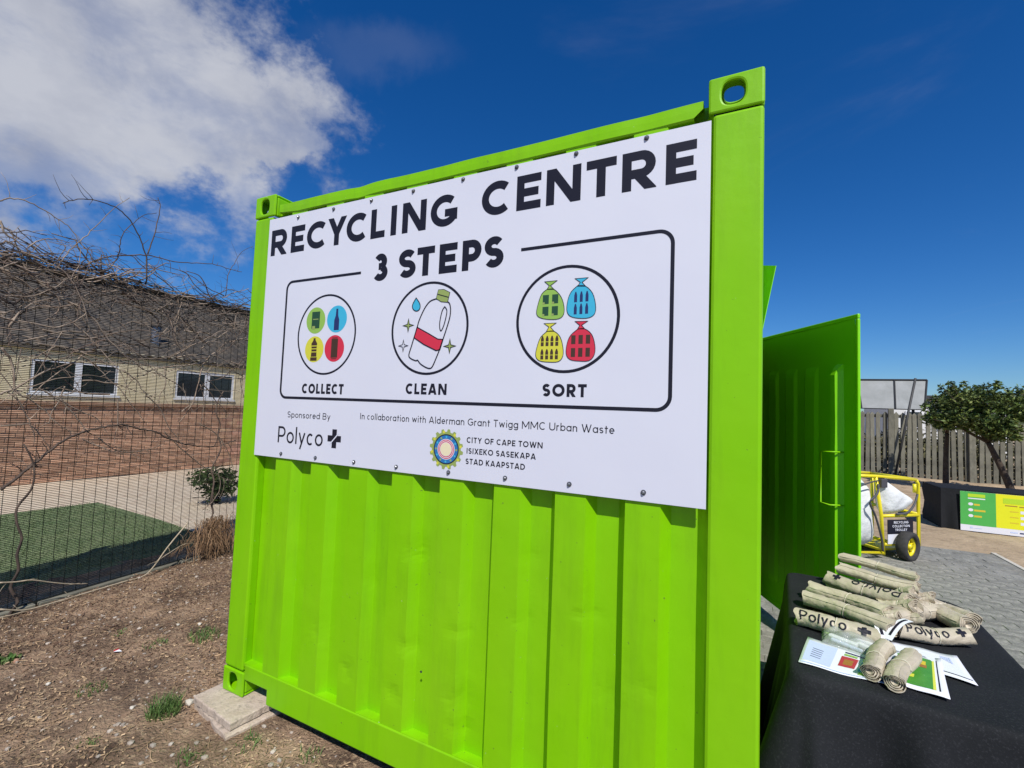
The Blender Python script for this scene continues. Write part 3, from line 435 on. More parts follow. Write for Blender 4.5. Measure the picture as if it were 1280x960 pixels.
nf = len(fine); m_.f = [(j * nf + i, j * nf + i + 1, (j + 1) * nf + i + 1, (j + 1) * nf + i) for j in range(NZ) for i in range(nf - 1)]; m_.m = [0] * len(m_.f)
m_.obj('corrugated_panel', 'lime', cont, smooth=False)
# weld ledge the hollows stand on
MB().box((.149, .002, .150), (2.287, .055, .1655)).obj('sill_plate', 'lime', cont)
# side walls, roof, floor, back
def side(x, y0, y1, za, zb, sgn):
    b = MB(); pts = []; y = y0
    while y < y1 - .01:
        for dy, o in ((0, 0), (.07, 0), (.105, 1), (.175, 1), (.21, 0)): 
            if y + dy <= y1: pts.append((y + dy, o))
        y += .278
    if pts[-1][0] < y1: pts.append((y1, 0))
    b.v = [(x - sgn * .036 * o, yy, z) for z in (za, zb) for yy, o in pts]; k = len(pts); b.f = [(i, i + 1, k + i + 1, k + i) for i in range(k - 1)]; b.m = [0] * len(b.f)
    return b.obj('side_panel', 'lime_bounce', cont, solid=.002)
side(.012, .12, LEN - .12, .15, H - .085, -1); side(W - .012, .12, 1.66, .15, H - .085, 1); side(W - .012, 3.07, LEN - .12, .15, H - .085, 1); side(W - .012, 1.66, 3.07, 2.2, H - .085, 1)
MB().grid(lambda u, v: (.055 + (W - .11) * u, .17 + (LEN - .34) * v, H - .045 + .010 * math.sin(v * 120)), 2, 160).obj('roof_panel', 'lime_bounce', cont, solid=.002)
MB().box((.05, .13, .135), (W - .05, LEN - .1, .16)).obj('floor_panel', M['bark'], cont)
MB().box((.15, LEN - .03, .165), (W - .15, LEN - .01, 2.47)).obj('back_panel', 'lime_bounce', cont)
for y0 in (1.66, 3.05): MB().box((W - .06, y0 - .03, .162), (W + .003, y0 + .03, 2.2)).obj('door_jamb', 'lime', cont, bevel=.004)
# swung-open side door
hx, hy = 2.447, 3.06; dvx = Vector((.417, -.909, 0)).normalized(); dn = Vector((-dvx.y, dvx.x, 0)) * -1     # dn points to the shaded camera side
def DP(t, z, n_): 
    top = -.035 * (t / 1.38) if z > 1.5 else 0
    p = Vector((hx, hy, 0)) + dvx * t + dn * n_; return (p.x, p.y, z + top)
b = MB(); tt = [0.03]; on = [0]
ribs = [(.16, .26), (.40, .50), (.64, .74), (.88, .98), (1.185, 1.225)]
for r0, r1 in ribs: k = 1.9 if r0 > 1 else .7; tt += [r0 - .03, r0, r1, r1 + .026]; on += [0, k, k, 0]
tt.append(1.35); on.append(0); NZD = 60
for j in range(NZD + 1):
    z = .09 + (2.165 - .09) * j / NZD
    for t_, o_ in zip(tt, on):
        e = min(1, max(0, (1.88 - z) / .04)) * min(1, max(0, (z - .22) / .05))
        b.v.append(DP(t_, z, .002 + .020 * o_ * e + .004 * noise.noise(Vector((t_ * 5, z * 3, 2)))))
k = len(tt); b.f = [(j * k + i, j * k + i + 1, (j + 1) * k + i + 1, (j + 1) * k + i) for j in range(NZD) for i in range(k - 1)]; b.m = [0] * len(b.f)
door = b.obj('door', 'lime_bounce', cont, solid=.003); door['label'] = 'side door swung open with its shaded inner face showing'
b = MB()
for a0, a1, za, zb in ((0, 1.38, .05, .10), (0, 1.38, 2.155, 2.185), (0, .04, .10, 2.155), (1.355, 1.38, .10, 2.155)):
    b.box((a0, -.010, za), (a1, .008, zb), X=lambda v: DP(v[0], v[2], v[1]))
b.obj('door_frame', 'lime_bounce', door, bevel=.006)
b = MB(); b.tube([DP(1.25, .978, .0), DP(1.25, .978, .088), DP(1.165, .98, .090), DP(1.165, 1.30, .090), DP(1.25, 1.305, .088), DP(1.25, 1.305, .0)], .005, 8); b.obj('handle', 'lime', door, smooth=True)
for z in (.4, 1.2, 1.95): MB().tube([DP(.0, z - .06, .0), DP(.0, z + .06, .0)], .014, 10).obj('hinge', 'lime', door, smooth=True)
# small raised flap above the doorway side
q = [(2.5345, 1.0, 2.251), (2.452, 1.8, 2.505), (2.447, 1.8, 2.2), (2.478, 1.0, 1.935)]
MB().add(q, [(0, 1, 2, 3)]).obj('hatch_flap', 'lime_bounce', cont, solid=.003)
# sprayed-over bolt hole
MB().tube([(1.243, .0005, .43), (1.243, -.0018, .43)], .0045, 10).obj('bolt_hole', 'dark', cont)

# ================================================================== slabs
def slab(name, label, pts, z0, z1, seed):
    b = MB(); rr = random.Random(seed); n_ = 14; P = [Vector((x, y, 0)) for x, y in pts]; ring = []
    for i in range(4):
        for t in range(n_): p = P[i].lerp(P[(i + 1) % 4], t / n_); ring.append(p + Vector((rr.uniform(-.003, .003), rr.uniform(-.003, .003), 0)))
    m = len(ring); c = sum(P, Vector()) / 4
    b.v = [(p.x, p.y, z0) for p in ring] + [(p.x, p.y, z1 - .006) for p in ring] + [tuple((p + (c - p) * .025).to_tuple()[:2]) + (z1 + rr.uniform(-.001, .001),) for p in ring] + [(c.x, c.y, z1 + .0)]
    for a in (0, m): b.f += [(a + i, a + (i + 1) % m, a + m + (i + 1) % m, a + m + i) for i in range(m)]
    b.f += [(2 * m + i, 2 * m + (i + 1) % m, 3 * m) for i in range(m)]; b.m = [0] * len(b.f)
    return tag(b.obj(name, 'slab'), label, 'slab', 'concrete slabs under the container corner')
slab('concrete_slab', 'upper concrete paving slab directly under the container corner', [(-.063, -.105), (.287, -.14), (.325, .16), (-.03, .2)], -.036, -.001, 1)
slab('concrete_slab', 'lower concrete paving slab half sunk in the earth', [(-.095, -.085), (.300, -.165), (.36, .14), (-.05, .22)], -.10, -.042, 2)
for x0, y0, lb in ((W - .25, -.1, 'concrete paving slab under the front corner beside the table'), (0, LEN - .3, 'concrete paving slab under the rear corner near the fence'), (W - .25, LEN - .3, 'concrete paving slab under the rear corner on the paved side')):
    slab('concrete_slab', lb, [(x0 - .06, y0), (x0 + .3, y0), (x0 + .3, y0 + .36), (x0 - .06, y0 + .36)], -.08, -.001, 5)

# ================================================================== stroke lettering
def arc(cx, cy, rx, ry, a0, a1, n_=14):
    return [(cx + rx * math.cos(R(a0 + (a1 - a0) * i / n_)), cy + ry * math.sin(R(a0 + (a1 - a0) * i / n_))) for i in range(n_ + 1)]
def glyph(ch, w_, t):
    """strokes in a box w_ wide, cap height 1, pen thickness t"""
    h = t / 2; L_, R_, B_, T_ = h, w_ - h, h, 1 - h; cx = w_ / 2; X = .70; e = .12
    def ext(a, b):   # a straight stroke run on past both ends, to be cut by the letter's box
        d = Vector((b[0] - a[0], b[1] - a[1])).normalized() * e; return [(a[0] - d.x, a[1] - d.y), (b[0] + d.x, b[1] + d.y)]
    def e1(a, b): d = Vector((b[0] - a[0], b[1] - a[1])).normalized() * e; return [(a[0] - d.x, a[1] - d.y), b]
    def bowl(yb, yt, x=None):
        x = x or R_; r = (yt - yb) / 2; return [(L_, yt), (x - r, yt)] + arc(x - r, (yt + yb) / 2, r, r, 90, -90, 12)[1:-1] + [(x - r, yb), (L_, yb)]
    def ess(top, bot, w2):
        m = (top + bot) / 2; r = (top - bot) / 4; rx = w2 / 2 - h; c = w2 / 2
        return [arc(c, m + r, rx, r, 32, 270, 16) + arc(c, m - r, rx, r, 90, -148, 16)[1:]]
    dx = h * 1.12
    g = {
    'A': lambda: [ext((dx, 0), (cx - h * .25, 1)), ext((w_ - dx, 0), (cx + h * .25, 1)), [(w_ * .24, .27), (w_ * .76, .27)]],
    'B': lambda: [[(L_, 0), (L_, 1)], bowl(.52, T_, R_ * .93), bowl(B_, .52)],
    'C': lambda: [arc(cx + w_ * .06, .5, cx + w_ * .06 - h, .5 - h, 48, 312, 26)],
    'D': lambda: [[(L_, 0), (L_, 1)], [(L_, T_), (cx * .8, T_)] + arc(cx * .8, .5, R_ - cx * .8, .5 - h, 90, -90, 18)[1:-1] + [(cx * .8, B_), (L_, B_)]],
    'E': lambda: [[(L_, 0), (L_, 1)], [(L_, T_), (w_, T_)], [(L_, .5), (w_ * .9, .5)], [(L_, B_), (w_, B_)]],
    'F': lambda: [[(L_, 0), (L_, 1)], [(L_, T_), (w_, T_)], [(L_, .5), (w_ * .9, .5)]],
    'G': lambda: [arc(cx + w_ * .03, .5, cx + w_ * .03 - h, .5 - h, 48, 335, 26), [(w_ - t, .5), (w_ - t, .12)] if 0 else [(R_, .18), (R_, .54)], [(w_, .54 - h), (cx * 1.08, .54 - h)]],
    'H': lambda: [[(L_, 0), (L_, 1)], [(R_, 0), (R_, 1)], [(L_, .5), (R_, .5)]],
    'I': lambda: [[(cx, 0), (cx, 1)]],
    'K': lambda: [[(L_, 0), (L_, 1)], ext((L_, .33), (w_ - dx, 1)), e1((w_ - dx, 0), (w_ * .36, .55))],
    'L': lambda: [[(L_, 0), (L_, 1)], [(L_, B_), (w_, B_)]],
    'M': lambda: [[(L_, 0), (L_, 1)], [(R_, 0), (R_, 1)], e1((L_ * 1.1, 1), (cx, .22)), e1((w_ - L_ * 1.1, 1), (cx, .22))],
    'N': lambda: [[(L_, 0), (L_, 1)], [(R_, 0), (R_, 1)], ext((dx, 1), (w_ - dx, 0))],
    'O': lambda: [arc(cx, .5, cx - h, .5 - h, 90, 450, 32)],
    'P': lambda: [[(L_, 0), (L_, 1)], bowl(.41, T_)],
    'R': lambda: [[(L_, 0), (L_, 1)], bowl(.42, T_, R_ * .97), e1((w_ - dx, 0), (w_ * .42, .45))],
    'S': lambda: ess(T_, B_, w_),
    'T': lambda: [[(cx, 0), (cx, 1)], [(0, T_), (w_, T_)]],
    'U': lambda: [[(L_, 1), (L_, .36)] + arc(cx, .36, cx - h, .36 - h, 180, 360, 14)[1:-1] + [(R_, .36), (R_, 1)]],
    'V': lambda: [ext((dx, 1), (cx - h * .2, 0)), ext((w_ - dx, 1), (cx + h * .2, 0))],
    'W': lambda: [ext((dx, 1), (w_ * .29, 0)), ext((w_ * .29, 0), (cx, .9)), ext((w_ * .71, 0), (cx, .9)), ext((w_ - dx, 1), (w_ * .71, 0))],
    'X': lambda: [ext((dx, 0), (w_ - dx, 1)), ext((dx, 1), (w_ - dx, 0))],
    'Y': lambda: [e1((dx, 1), (cx, .42)), e1((w_ - dx, 1), (cx, .42)), [(cx, 0), (cx, .48)]],
    '3': lambda: [arc(cx * .93, .70, cx * .88 - h, .30 - h, 150, -78, 16), arc(cx * .95, .305, cx - h, .305 - h, 80, -150, 18), [(cx * .7, .53), (cx * 1.05, .53)]],
    'a': lambda: [arc(cx - h * .2, X / 2, cx - h * .8, X / 2 - h, 0, 360, 22), [(R_, 0), (R_, X)]],
    'b': lambda: [arc(cx + h * .2, X / 2, cx - h * .8, X / 2 - h, 0, 360, 22), [(L_, 0), (L_, 1.02)]],
    'c': lambda: [arc(cx, X / 2, cx - h, X / 2 - h, 48, 312, 20)],
    'd': lambda: [arc(cx - h * .2, X / 2, cx - h * .8, X / 2 - h, 0, 360, 22), [(R_, 0), (R_, 1.02)]],
    'e': lambda: [[(L_, X / 2), (R_, X / 2)] + arc(cx, X / 2, cx - h, X / 2 - h, 0, 315, 22)[1:]],
    'f': lambda: [[(cx * .8, 0), (cx * .8, .8)] + arc(w_ * .85, .8, w_ * .85 - cx * .8, .2 - h, 180, 90, 6)[1:], [(0, X - h), (w_, X - h)]],
    'g': lambda: [arc(cx - h * .2, X / 2, cx - h * .8, X / 2 - h, 0, 360, 22), [(R_, X), (R_, -.06)] + arc(cx, -.06, cx - h, .2 - h, 0, -150, 10)[1:]],
    'h': lambda: [[(L_, 0), (L_, 1.02)], arc(cx, X - cx + h * .3, cx - h, cx - h * 1.3, 180, 0, 12) + [(R_, 0)]],
    'i': lambda: [[(cx, 0), (cx, X)], [(cx, .86), (cx, .99)]],
    'l': lambda: [[(cx, 0), (cx, 1.02)]],
    'm': lambda: [[(L_, 0), (L_, X)], arc(w_ * .25 + h * .5, X - w_ * .24, w_ * .25 - h * .5, w_ * .24 - h, 180, 0, 10) + [(cx, 0)], arc(w_ * .75 - h * .5, X - w_ * .24, w_ * .25 - h * .5, w_ * .24 - h, 180, 0, 10) + [(R_, 0)]],
    'n': lambda: [[(L_, 0), (L_, X)], arc(cx, X - cx + h * .3, cx - h, cx - h * 1.3, 180, 0, 12) + [(R_, 0)]],
    'o': lambda: [arc(cx, X / 2, cx - h, X / 2 - h, 90, 450, 26)],
    'p': lambda: [arc(cx + h * .2, X / 2, cx - h * .8, X / 2 - h, 0, 360, 22), [(L_, -.28), (L_, X)]],
    'r': lambda: [[(L_, 0), (L_, X)], arc(L_ + w_ * .55, X - w_ * .6, w_ * .55, w_ * .6 - h, 180, 70, 8)],
    's': lambda: ess(X - h, h, w_),
    't': lambda: [[(cx * .9, .92), (cx * .9, 0)], [(0, X - h), (w_, X - h)]],
    'u': lambda: [[(L_, X), (L_, cx)] + arc(cx, cx, cx - h, cx - h, 180, 360, 12)[1:] + [(R_, X)]],
    'w': lambda: [[(dx, X), (w_ * .28, .04)], [(w_ * .28, .04), (cx, X * .9)], [(cx, X * .9), (w_ * .72, .04)], [(w_ * .72, .04), (w_ - dx, X)]],
    'y': lambda: [[(dx, X), (cx, .04)], [(w_ - dx, X), (w_ * .28, -.28)]],
    }
    return g[ch]()
WID = dict(A=.80, B=.62, C=.72, D=.74, E=.54, F=.52, G=.78, H=.72, I=.2, J=.4, K=.64, L=.5, M=.92, N=.76, O=.86, P=.58, R=.62, S=.56, T=.58, U=.70, V=.76, W=1.1, X=.7, Y=.7, Z=.6, a=.56, b=.56, c=.5, d=.56, e=.54, f=.32, g=.56, h=.5, i=.14, l=.14, m=.84, n=.5, o=.56, p=.56, r=.32, s=.42, t=.34, u=.5, w=.78, y=.52)
WID['3'] = .56
def ribbon(pts, t):
    """flat quad strip with mitred joins"""
    P = [Vector((p[0], p[1])) for p in pts]; closed = (P[0] - P[-1]).length < 1e-6; n_ = len(P); out = []
    if closed: P = P[:-1]; n_ -= 1
    for i, p in enumerate(P):
        a = P[i - 1] if (i > 0 or closed) else None; b = P[(i + 1) % n_] if (i < n_ - 1 or closed) else None
        d1 = (p - a).normalized() if a is not None and (p - a).length > 1e-9 else None; d2 = (b - p).normalized() if b is not None and (b - p).length > 1e-9 else None
        if d1 is None: d1 = d2
        if d2 is None: d2 = d1
        n1 = Vector((-d1.y, d1.x)); n2 = Vector((-d2.y, d2.x)); m_ = n1 + n2
        if m_.length < .3: m_ = n1
        m_.normalize(); k = min(1 / max(m_.dot(n1), .35), 2.6); out.append((p + m_ * t / 2 * k, p - m_ * t / 2 * k))
    fs = []; k = len(out); vs = [q for pr_ in out for q in pr_]
    for i in range(k if closed else k - 1): j = (i + 1) % k; fs.append((2 * i, 2 * i + 1, 2 * j + 1, 2 * j))
    return vs, fs
PL = [0]
def put(mb, vs, fs, F, mi=0, lift=None):
    """lay 2-D shapes on a surface; every stroke sits a hair above the last so none share a plane"""
    PL[0] = (PL[0] + 1) % 9; e = .00035 + PL[0] * .00004 if lift is None else lift
    mb.add([F(v[0], v[1], e) for v in vs], fs, mi)
def strokes(mb, ch, w_, t, X0, Y0, hh, F, mi):
    for st in glyph(ch, w_, t):
        vs, fs = ribbon(st, t)
        if ch in 'AKMNRVWXYZ':
            for f in fs:
                poly_ = clip([vs[i] for i in f], w_)
                if len(poly_) > 2: put(mb, [(X0 + v[0] * hh, Y0 + v[1] * hh) for v in poly_], [tuple(range(len(poly_)))], F, mi)
        else: put(mb, [(X0 + v[0] * hh, Y0 + v[1] * hh) for v in vs], fs, F, mi)
def clip(p, w_):
    for ax_, lim, s_ in ((1, 0, 1), (1, 1, -1), (0, 0, 1), (0, w_, -1)):
        out = []
        for i in range(len(p)):
            a, b = p[i], p[(i + 1) % len(p)]; da, db = (a[ax_] - lim) * s_, (b[ax_] - lim) * s_
            if da >= 0: out.append(a)
            if (da > 0 > db) or (da < 0 < db): t = da / (da - db); out.append((a[0] + (b[0] - a[0]) * t, a[1] + (b[1] - a[1]) * t))
        p = out
        if len(p) < 3: return p
    return p
def text_boxes(mb, s, boxes, y0, y1, t, F, mi=0):
    for ch, (xa, xb) in zip(s, boxes): strokes(mb, ch, (xb - xa) / (y1 - y0), t, xa, y0, y1 - y0, F, mi)
def text(mb, s, xa, xb, y0, y1, t, F, mi=0, trk=.14, sp=.34):
    hh = y1 - y0; adv = []; x = 0
    for ch in s:
        if ch == ' ': x += sp; continue
        adv.append((ch, x, WID[ch])); x += WID[ch] + trk
    tot = x - trk; k = (xb - xa) / (tot * hh)
    for ch, x, w_ in adv: strokes(mb, ch, w_ * k, t, xa + x * k * hh, y0, hh, F, mi)
# ================================================================== the sign
sign = thing('sign_board', 'white recycling centre sign board with black lettering screwed to green container', 'sign')
SX0, SX1, SZ0, SZ1 = .133, 2.286, 1.209, 2.449; SF = -.0075
def bow(x, z): return 0
b = MB(); b.box((SX0, SF, SZ0), (SX1, -.0028, SZ1)); b.obj('panel', 'white', sign, bevel=.0008)
def FS(x, z, e): return (x, SF - e, z)
seam = MB(); seam.box((.800, SF - .0003, SZ0 + .001), (.8012, SF + .0002, 1.50)); seam.obj('panel_seam', 'sgrey', sign)
def letters(): return MB()
b = letters(); bx = [(.158, .281), (.312, .410), (.427, .565), (.572, .695), (.697, .829), (.850, .934), (.964, 1.004), (1.033, 1.163), (1.186, 1.322)]
text_boxes(b, 'RECYCLING', bx, 2.249, 2.386, .235, FS); b.obj('lettering', 'ink', sign); b = letters()
bx = [(1.438, 1.568), (1.594, 1.696), (1.718, 1.853), (1.873, 1.982), (2.002, 2.118), (2.148, 2.244)]
text_boxes(b, 'CENTRE', bx, 2.260, 2.398, .235, FS); b.obj('lettering', 'ink', sign)
b = letters(); bx = [(.880, .966), (1.026, 1.12), (1.126, 1.218), (1.242, 1.331), (1.356, 1.446), (1.460, 1.547)]
text_boxes(b, '3STEPS', bx, 2.048, 2.174, .25, FS); b.obj('lettering', 'ink', sign)
for s_, *ar in (('COLLECT', .460, .737, 1.533, 1.581, .24), ('CLEAN', 1.099, 1.309, 1.542, 1.588, .24), ('SORT', 1.730, 1.897, 1.546, 1.592, .24), ('Sponsored By', .369, .664, 1.412, 1.442, .125), ('Polyco', .308, .623, 1.285, 1.366, .12),
    ('In collaboration with Alderman Grant Twigg MMC Urban Waste', .848, 1.998, 1.424, 1.452, .125), ('CITY OF CAPE TOWN', 1.415, 1.738, 1.3565, 1.3785, .19), ('ISIXEKO SASEKAPA', 1.416, 1.713, 1.314, 1.336, .19), ('STAD KAAPSTAD', 1.414, 1.671, 1.273, 1.295, .19)):
    b = letters(); text(b, s_, *ar, FS, trk=.10 if s_ == 'Polyco' else .14); b.obj('lettering', 'ink', sign)
# rounded frame line with a gap for the title
b = MB(); t = .0125
fl = [(.805, 2.097), (.345, 2.097)] + arc(.345, 2.057, .04, .04, 90, 180, 8)[1:] + [(.305, 1.55)] + arc(.345, 1.55, .04, .04, 180, 270, 8)[1:] + [(2.13, 1.510)] + arc(2.13, 1.555, .045, .045, 270, 360, 8)[1:] + [(2.175, 2.06)] + arc(2.13, 2.06, .045, .045, 0, 90, 8)[1:] + [(1.622, 2.105)]
vs, fs = ribbon(fl, t); put(b, vs, fs, FS); b.obj('frame_line', 'ink', sign)
def ring(mb, cx, cz, r, t, mi=0, n_=64): vs, fs = ribbon([(cx + r * math.cos(2 * math.pi * i / n_), cz + r * math.sin(2 * math.pi * i / n_)) for i in range(n_)] + [(cx + r, cz)], t); put(mb, vs, fs, FS, mi)
def poly(mb, pts, mi=0, lift=.0004): mb.add([FS(x, z, lift) for x, z in pts], [tuple(range(len(pts)))], mi)
def disc(mb, cx, cz, r, mi=0, lift=.0004, n_=40, ry=None): poly(mb, [(cx + r * math.cos(2 * math.pi * i / n_), cz + (ry or r) * math.sin(2 * math.pi * i / n_)) for i in range(n_)], mi, lift)
for ar in ((.600, 1.818, .190, .0095), (1.2025, 1.8215, .193, .0105), (1.810, 1.828, .192, .011)): b = MB(); ring(b, *ar); b.obj('circle_outline', 'ink', sign)
mats = ['igreen', 'iblue', 'iyel', 'ired', 'idgreen', 'navy', 'ibrown', 'ink', 'white', 'iolive', 'igreen']
b = MB(); disc(b, .527, 1.889, .0645, 0); disc(b, .668, 1.889, .0645, 1); disc(b, .528, 1.748, .0635, 2); disc(b, .662, 1.749, .0635, 3)
def bx2(mb, x0, x1, z0_, z1_, mi, lift=.0008): poly(mb, [(x0, z0_), (x1, z0_), (x1, z1_), (x0, z1_)], mi, lift)
bx2(b, .500, .554, 1.850, 1.932, 4); bx2(b, .505, .525, 1.846, 1.862, 9, .0010); bx2(b, .508, .545, 1.893, 1.897, 9, .0010)
poly(b, [(.652, 1.836), (.684, 1.836), (.684, 1.885), (.676, 1.905), (.674, 1.938), (.662, 1.938), (.660, 1.905), (.652, 1.885)], 5, .0008)
poly(b, [(.508, 1.712), (.546, 1.712), (.544, 1.75), (.547, 1.775), (.534, 1.793), (.534, 1.802), (.520, 1.802), (.520, 1.793), (.507, 1.775), (.510, 1.75)], 6, .0008); bx2(b, .505, .549, 1.692, 1.709, 6)
for z in (1.733, 1.748, 1.762): bx2(b, .508, .547, z, z + .004, 2, .0010)
bx2(b, .642, .684, 1.705, 1.795, 6); bx2(b, .646, .680, 1.797, 1.801, 6); bx2(b, .646, .680, 1.698, 1.702, 6); b.obj('collect_icon', mats, sign)
b = MB()
def closed(mb, pts, t, mi): vs, fs = ribbon(pts + [pts[0]], t); put(mb, vs, fs, FS, mi, .0014)
def sm(pts, k=3): return [tuple(p)[:2] for p in curve([(x, z, 0) for x, z in pts] + [(pts[0][0], pts[0][1], 0)], k)][:-1]
bt = sm(D['bottle'], 3); closed(b, bt, .0052, 7)
poly(b, D['cap'], 9, .0016); closed(b, [tuple(p) for p in D['cap']], .005, 7)
x0 = D['cap']; vs, fs = ribbon([tuple(x0[0][i] * .5 + x0[5][i] * .5 for i in (0, 1)), tuple(x0[2][i] * .5 + x0[3][i] * .5 for i in (0, 1))], .004); put(b, vs, fs, FS, 7, .0020)
poly(b, D['band'], 3, .0012); closed(b, [tuple(p) for p in D['band']], .0048, 7)
closed(b, sm(D['handle']), .0045, 7); poly(b, sm(D['drop']), 1, .0006); closed(b, sm(D['drop']), .004, 7)
for (cx, cz), (_, tz), mi in zip(D['spark'], D['sparkr'], (9, 8, 9)):
    r_ = abs(tz - cz); q = [(cx + r_ * (1 if i % 2 == 0 else .26) * math.cos(math.pi * i / 4), cz + r_ * (1 if i % 2 == 0 else .26) * math.sin(math.pi * i / 4)) for i in range(8)]
    poly(b, q, mi, .0007); closed(b, q, .0035, 7)
b.obj('clean_icon', mats, sign)
b = MB()
for i, (bag, kn) in enumerate(zip(D['bags'], D['knots'])):
    poly(b, sm(bag, 3), i, .0006); poly(b, kn, i, .0007); closed(b, sm(bag, 3), .0022, 7); closed(b, [tuple(p) for p in kn], .0022, 7)
    xs_ = [p[0] for p in bag]; zs_ = [p[1] for p in bag]; cx = (min(xs_) + max(xs_)) / 2; cz = min(zs_) + (max(zs_) - min(zs_)) * .47
    if i == 0:
        for sx in (-1, 1):
            for sz in (-1, 1): bx2(b, cx + sx * .0185 - .012, cx + sx * .0185 + .012, cz + sz * .022 - .017, cz + sz * .022 + .017, 4); bx2(b, cx + sx * .0185 - .013, cx + sx * .0185 - .004, cz + sz * .022 - .018, cz + sz * .022 - .010, 9, .0010)
    elif i == 1:
        for sx in (-1, 0, 1):
            for sz in (-1, 1): px_, pz_ = cx + sx * .021, cz + sz * .022; poly(b, [(px_ - .0055, pz_ - .019), (px_ + .0055, pz_ - .019), (px_ + .0055, pz_ + .005), (px_ + .002, pz_ + .019), (px_ - .002, pz_ + .019), (px_ - .0055, pz_ + .005)], 5, .0008)
    elif i == 2:
        for sx in (-1.5, -.5, .5, 1.5):
            for sz in (-1, 1):
                px_, pz_ = cx + sx * .019, cz + sz * .0245; poly(b, [(px_ - .0058, pz_ - .019), (px_ + .0058, pz_ - .019), (px_ + .0058, pz_ + .008), (px_ + .002, pz_ + .019), (px_ - .002, pz_ + .019), (px_ - .0058, pz_ + .008)], 6, .0008); bx2(b, px_ - .006, px_ + .006, pz_ - .004, pz_ - .002, 2, .0010)
    else:
        for sx in (-1, 0, 1):
            for sz in (-1, 1): bx2(b, cx + sx * .027 - .008, cx + sx * .027 + .008, cz + sz * .023 - .016, cz + sz * .023 + .016, 6)
b.obj('sort_icon', mats, sign)
# plus-shaped logo with a slanting cut
b = MB(); cx, cz, a = .6965, 1.3265, .0145
bx2(b, cx - a, cx + a, cz - .0435, cz + .0435, 0, .0005); bx2(b, cx - .0425, cx - a - .00001, cz - a, cz + a, 0, .0005); bx2(b, cx + a + .00001, cx + .0425, cz - a, cz + a, 0, .0005)
poly(b, [(cx - .030, cz - .026), (cx - .022, cz - .026), (cx + .030, cz + .026), (cx + .022, cz + .026)], 1, .0009); b.obj('logo_mark', ['ink', 'white'], sign)
# round crest
b = MB(); cx, cz = 1.3195, 1.3235; n_ = 96
poly(b, [(cx + (.073 + .008 * (1 if (i // 3) % 2 else -.4)) * math.cos(2 * math.pi * i / n_), cz + (.073 + .008 * (1 if (i // 3) % 2 else -.4)) * math.sin(2 * math.pi * i / n_)) for i in range(n_)], 0, .0005)
for r_, mi, lf in ((.0605, 1, .0007), (.056, 2, .0009), (.0415, 3, .0011), (.0385, 4, .0013), (.035, 3, .0015), (.032, 4, .0017), (.0285, 3, .0019), (.0265, 5, .0021)): disc(b, cx, cz, r_, mi, lf)
for i in range(12):
    a = math.pi * i / 6; disc(b, cx + .0492 * math.cos(a), cz + .0492 * math.sin(a), .0045, 6 if i % 2 else 0, .00115, 10)
for i in range(8):
    a = math.pi * i / 4 + .2; disc(b, cx + .070 * math.cos(a), cz + .070 * math.sin(a), .006, 7, .0006, 8)
b.obj('crest', ['iolive', 'ink', 'iroyal', 'white', 'ired', 'icream', 'iblue', 'iyel'], sign)
# screws with rubber washers
sm1 = MB().tube([(0, 0, 0), (0, -.003, 0), (0, -.0032, 0)], [.0085, .0085, .006], 14).mesh('washer', 'rubber'); 
sm2 = MB().tube([(0, 0, 0), (0, -.0035, 0), (0, -.006, 0)], [.0062, .0058, .003], 6).mesh('screw_head', 'steel')
for x, z in ((.355, 2.429), (.604, 2.431), (.845, 2.432), (1.087, 2.433), (1.344, 2.436), (1.59, 2.437), (1.832, 2.438), (2.083, 2.438), (.34, 1.231), (.582, 1.23), (.827, 1.231), (1.07, 1.231), (1.336, 1.233), (1.591, 1.236), (1.844, 1.24), (2.098, 1.24)):
    o = bpy.data.objects.new('screw', sm1); C.objects.link(o); o.parent = sign; o.location = (x, SF, z)
    q = bpy.data.objects.new('screw_head', sm2); C.objects.link(q); q.parent = o; q.location = (0, -.0033, 0); q.rotation_euler = (0, rng.uniform(0, 3), 0)

# ================================================================== mesh fence
def fence_seg(label, y0, y1):
    f = thing('mesh_fence', label, 'fence')
    b = MB(); k = 0
    bot, top = G + .02, 2.47
    def W_(y, z): return (fence_x(y), y, z)
    z = bot
    def bend(z): return 0
    while z < top:
        b.tube([W_(y0, z), W_((y0 + y1) / 2, z), W_(y1, z)],   .0022, 4, cap=False); z += .0127
    tag(b.obj('horizontal_wires', 'wire', f), kind='stuff')
    b = MB(); y = y0 + .03
    while y < y1:
        p = W_(y, bot - .01); q = W_(y, top + .006); b.tube([(p[0] + .004, p[1], p[2]), (q[0] + .004, q[1], q[2])], .0019, 4, cap=False); y += .0762
    tag(b.obj('vertical_wires', 'wire', f), kind='stuff')
    for yy in (y0, y1):
        MB().box((fence_x(yy) - .05, yy - .035, G), (fence_x(yy) - .008, yy + .035, 2.55)).obj('post', 'wire', f, bevel=.004)
    b = MB(); b.tube([W_(y0, bot - .004), W_(y1, bot - .004)], .012, 6); b.obj('bottom_rail', 'wire', f)
    return f
fence_seg('black steel mesh fence panel covered by dry vines left of the container', -.95, 2.1)
fence_seg('black steel mesh fence panel running on behind the container', 2.17, 5.2)
fence_seg('black steel mesh fence panel nearest to the viewer', -4.07, -1.02)

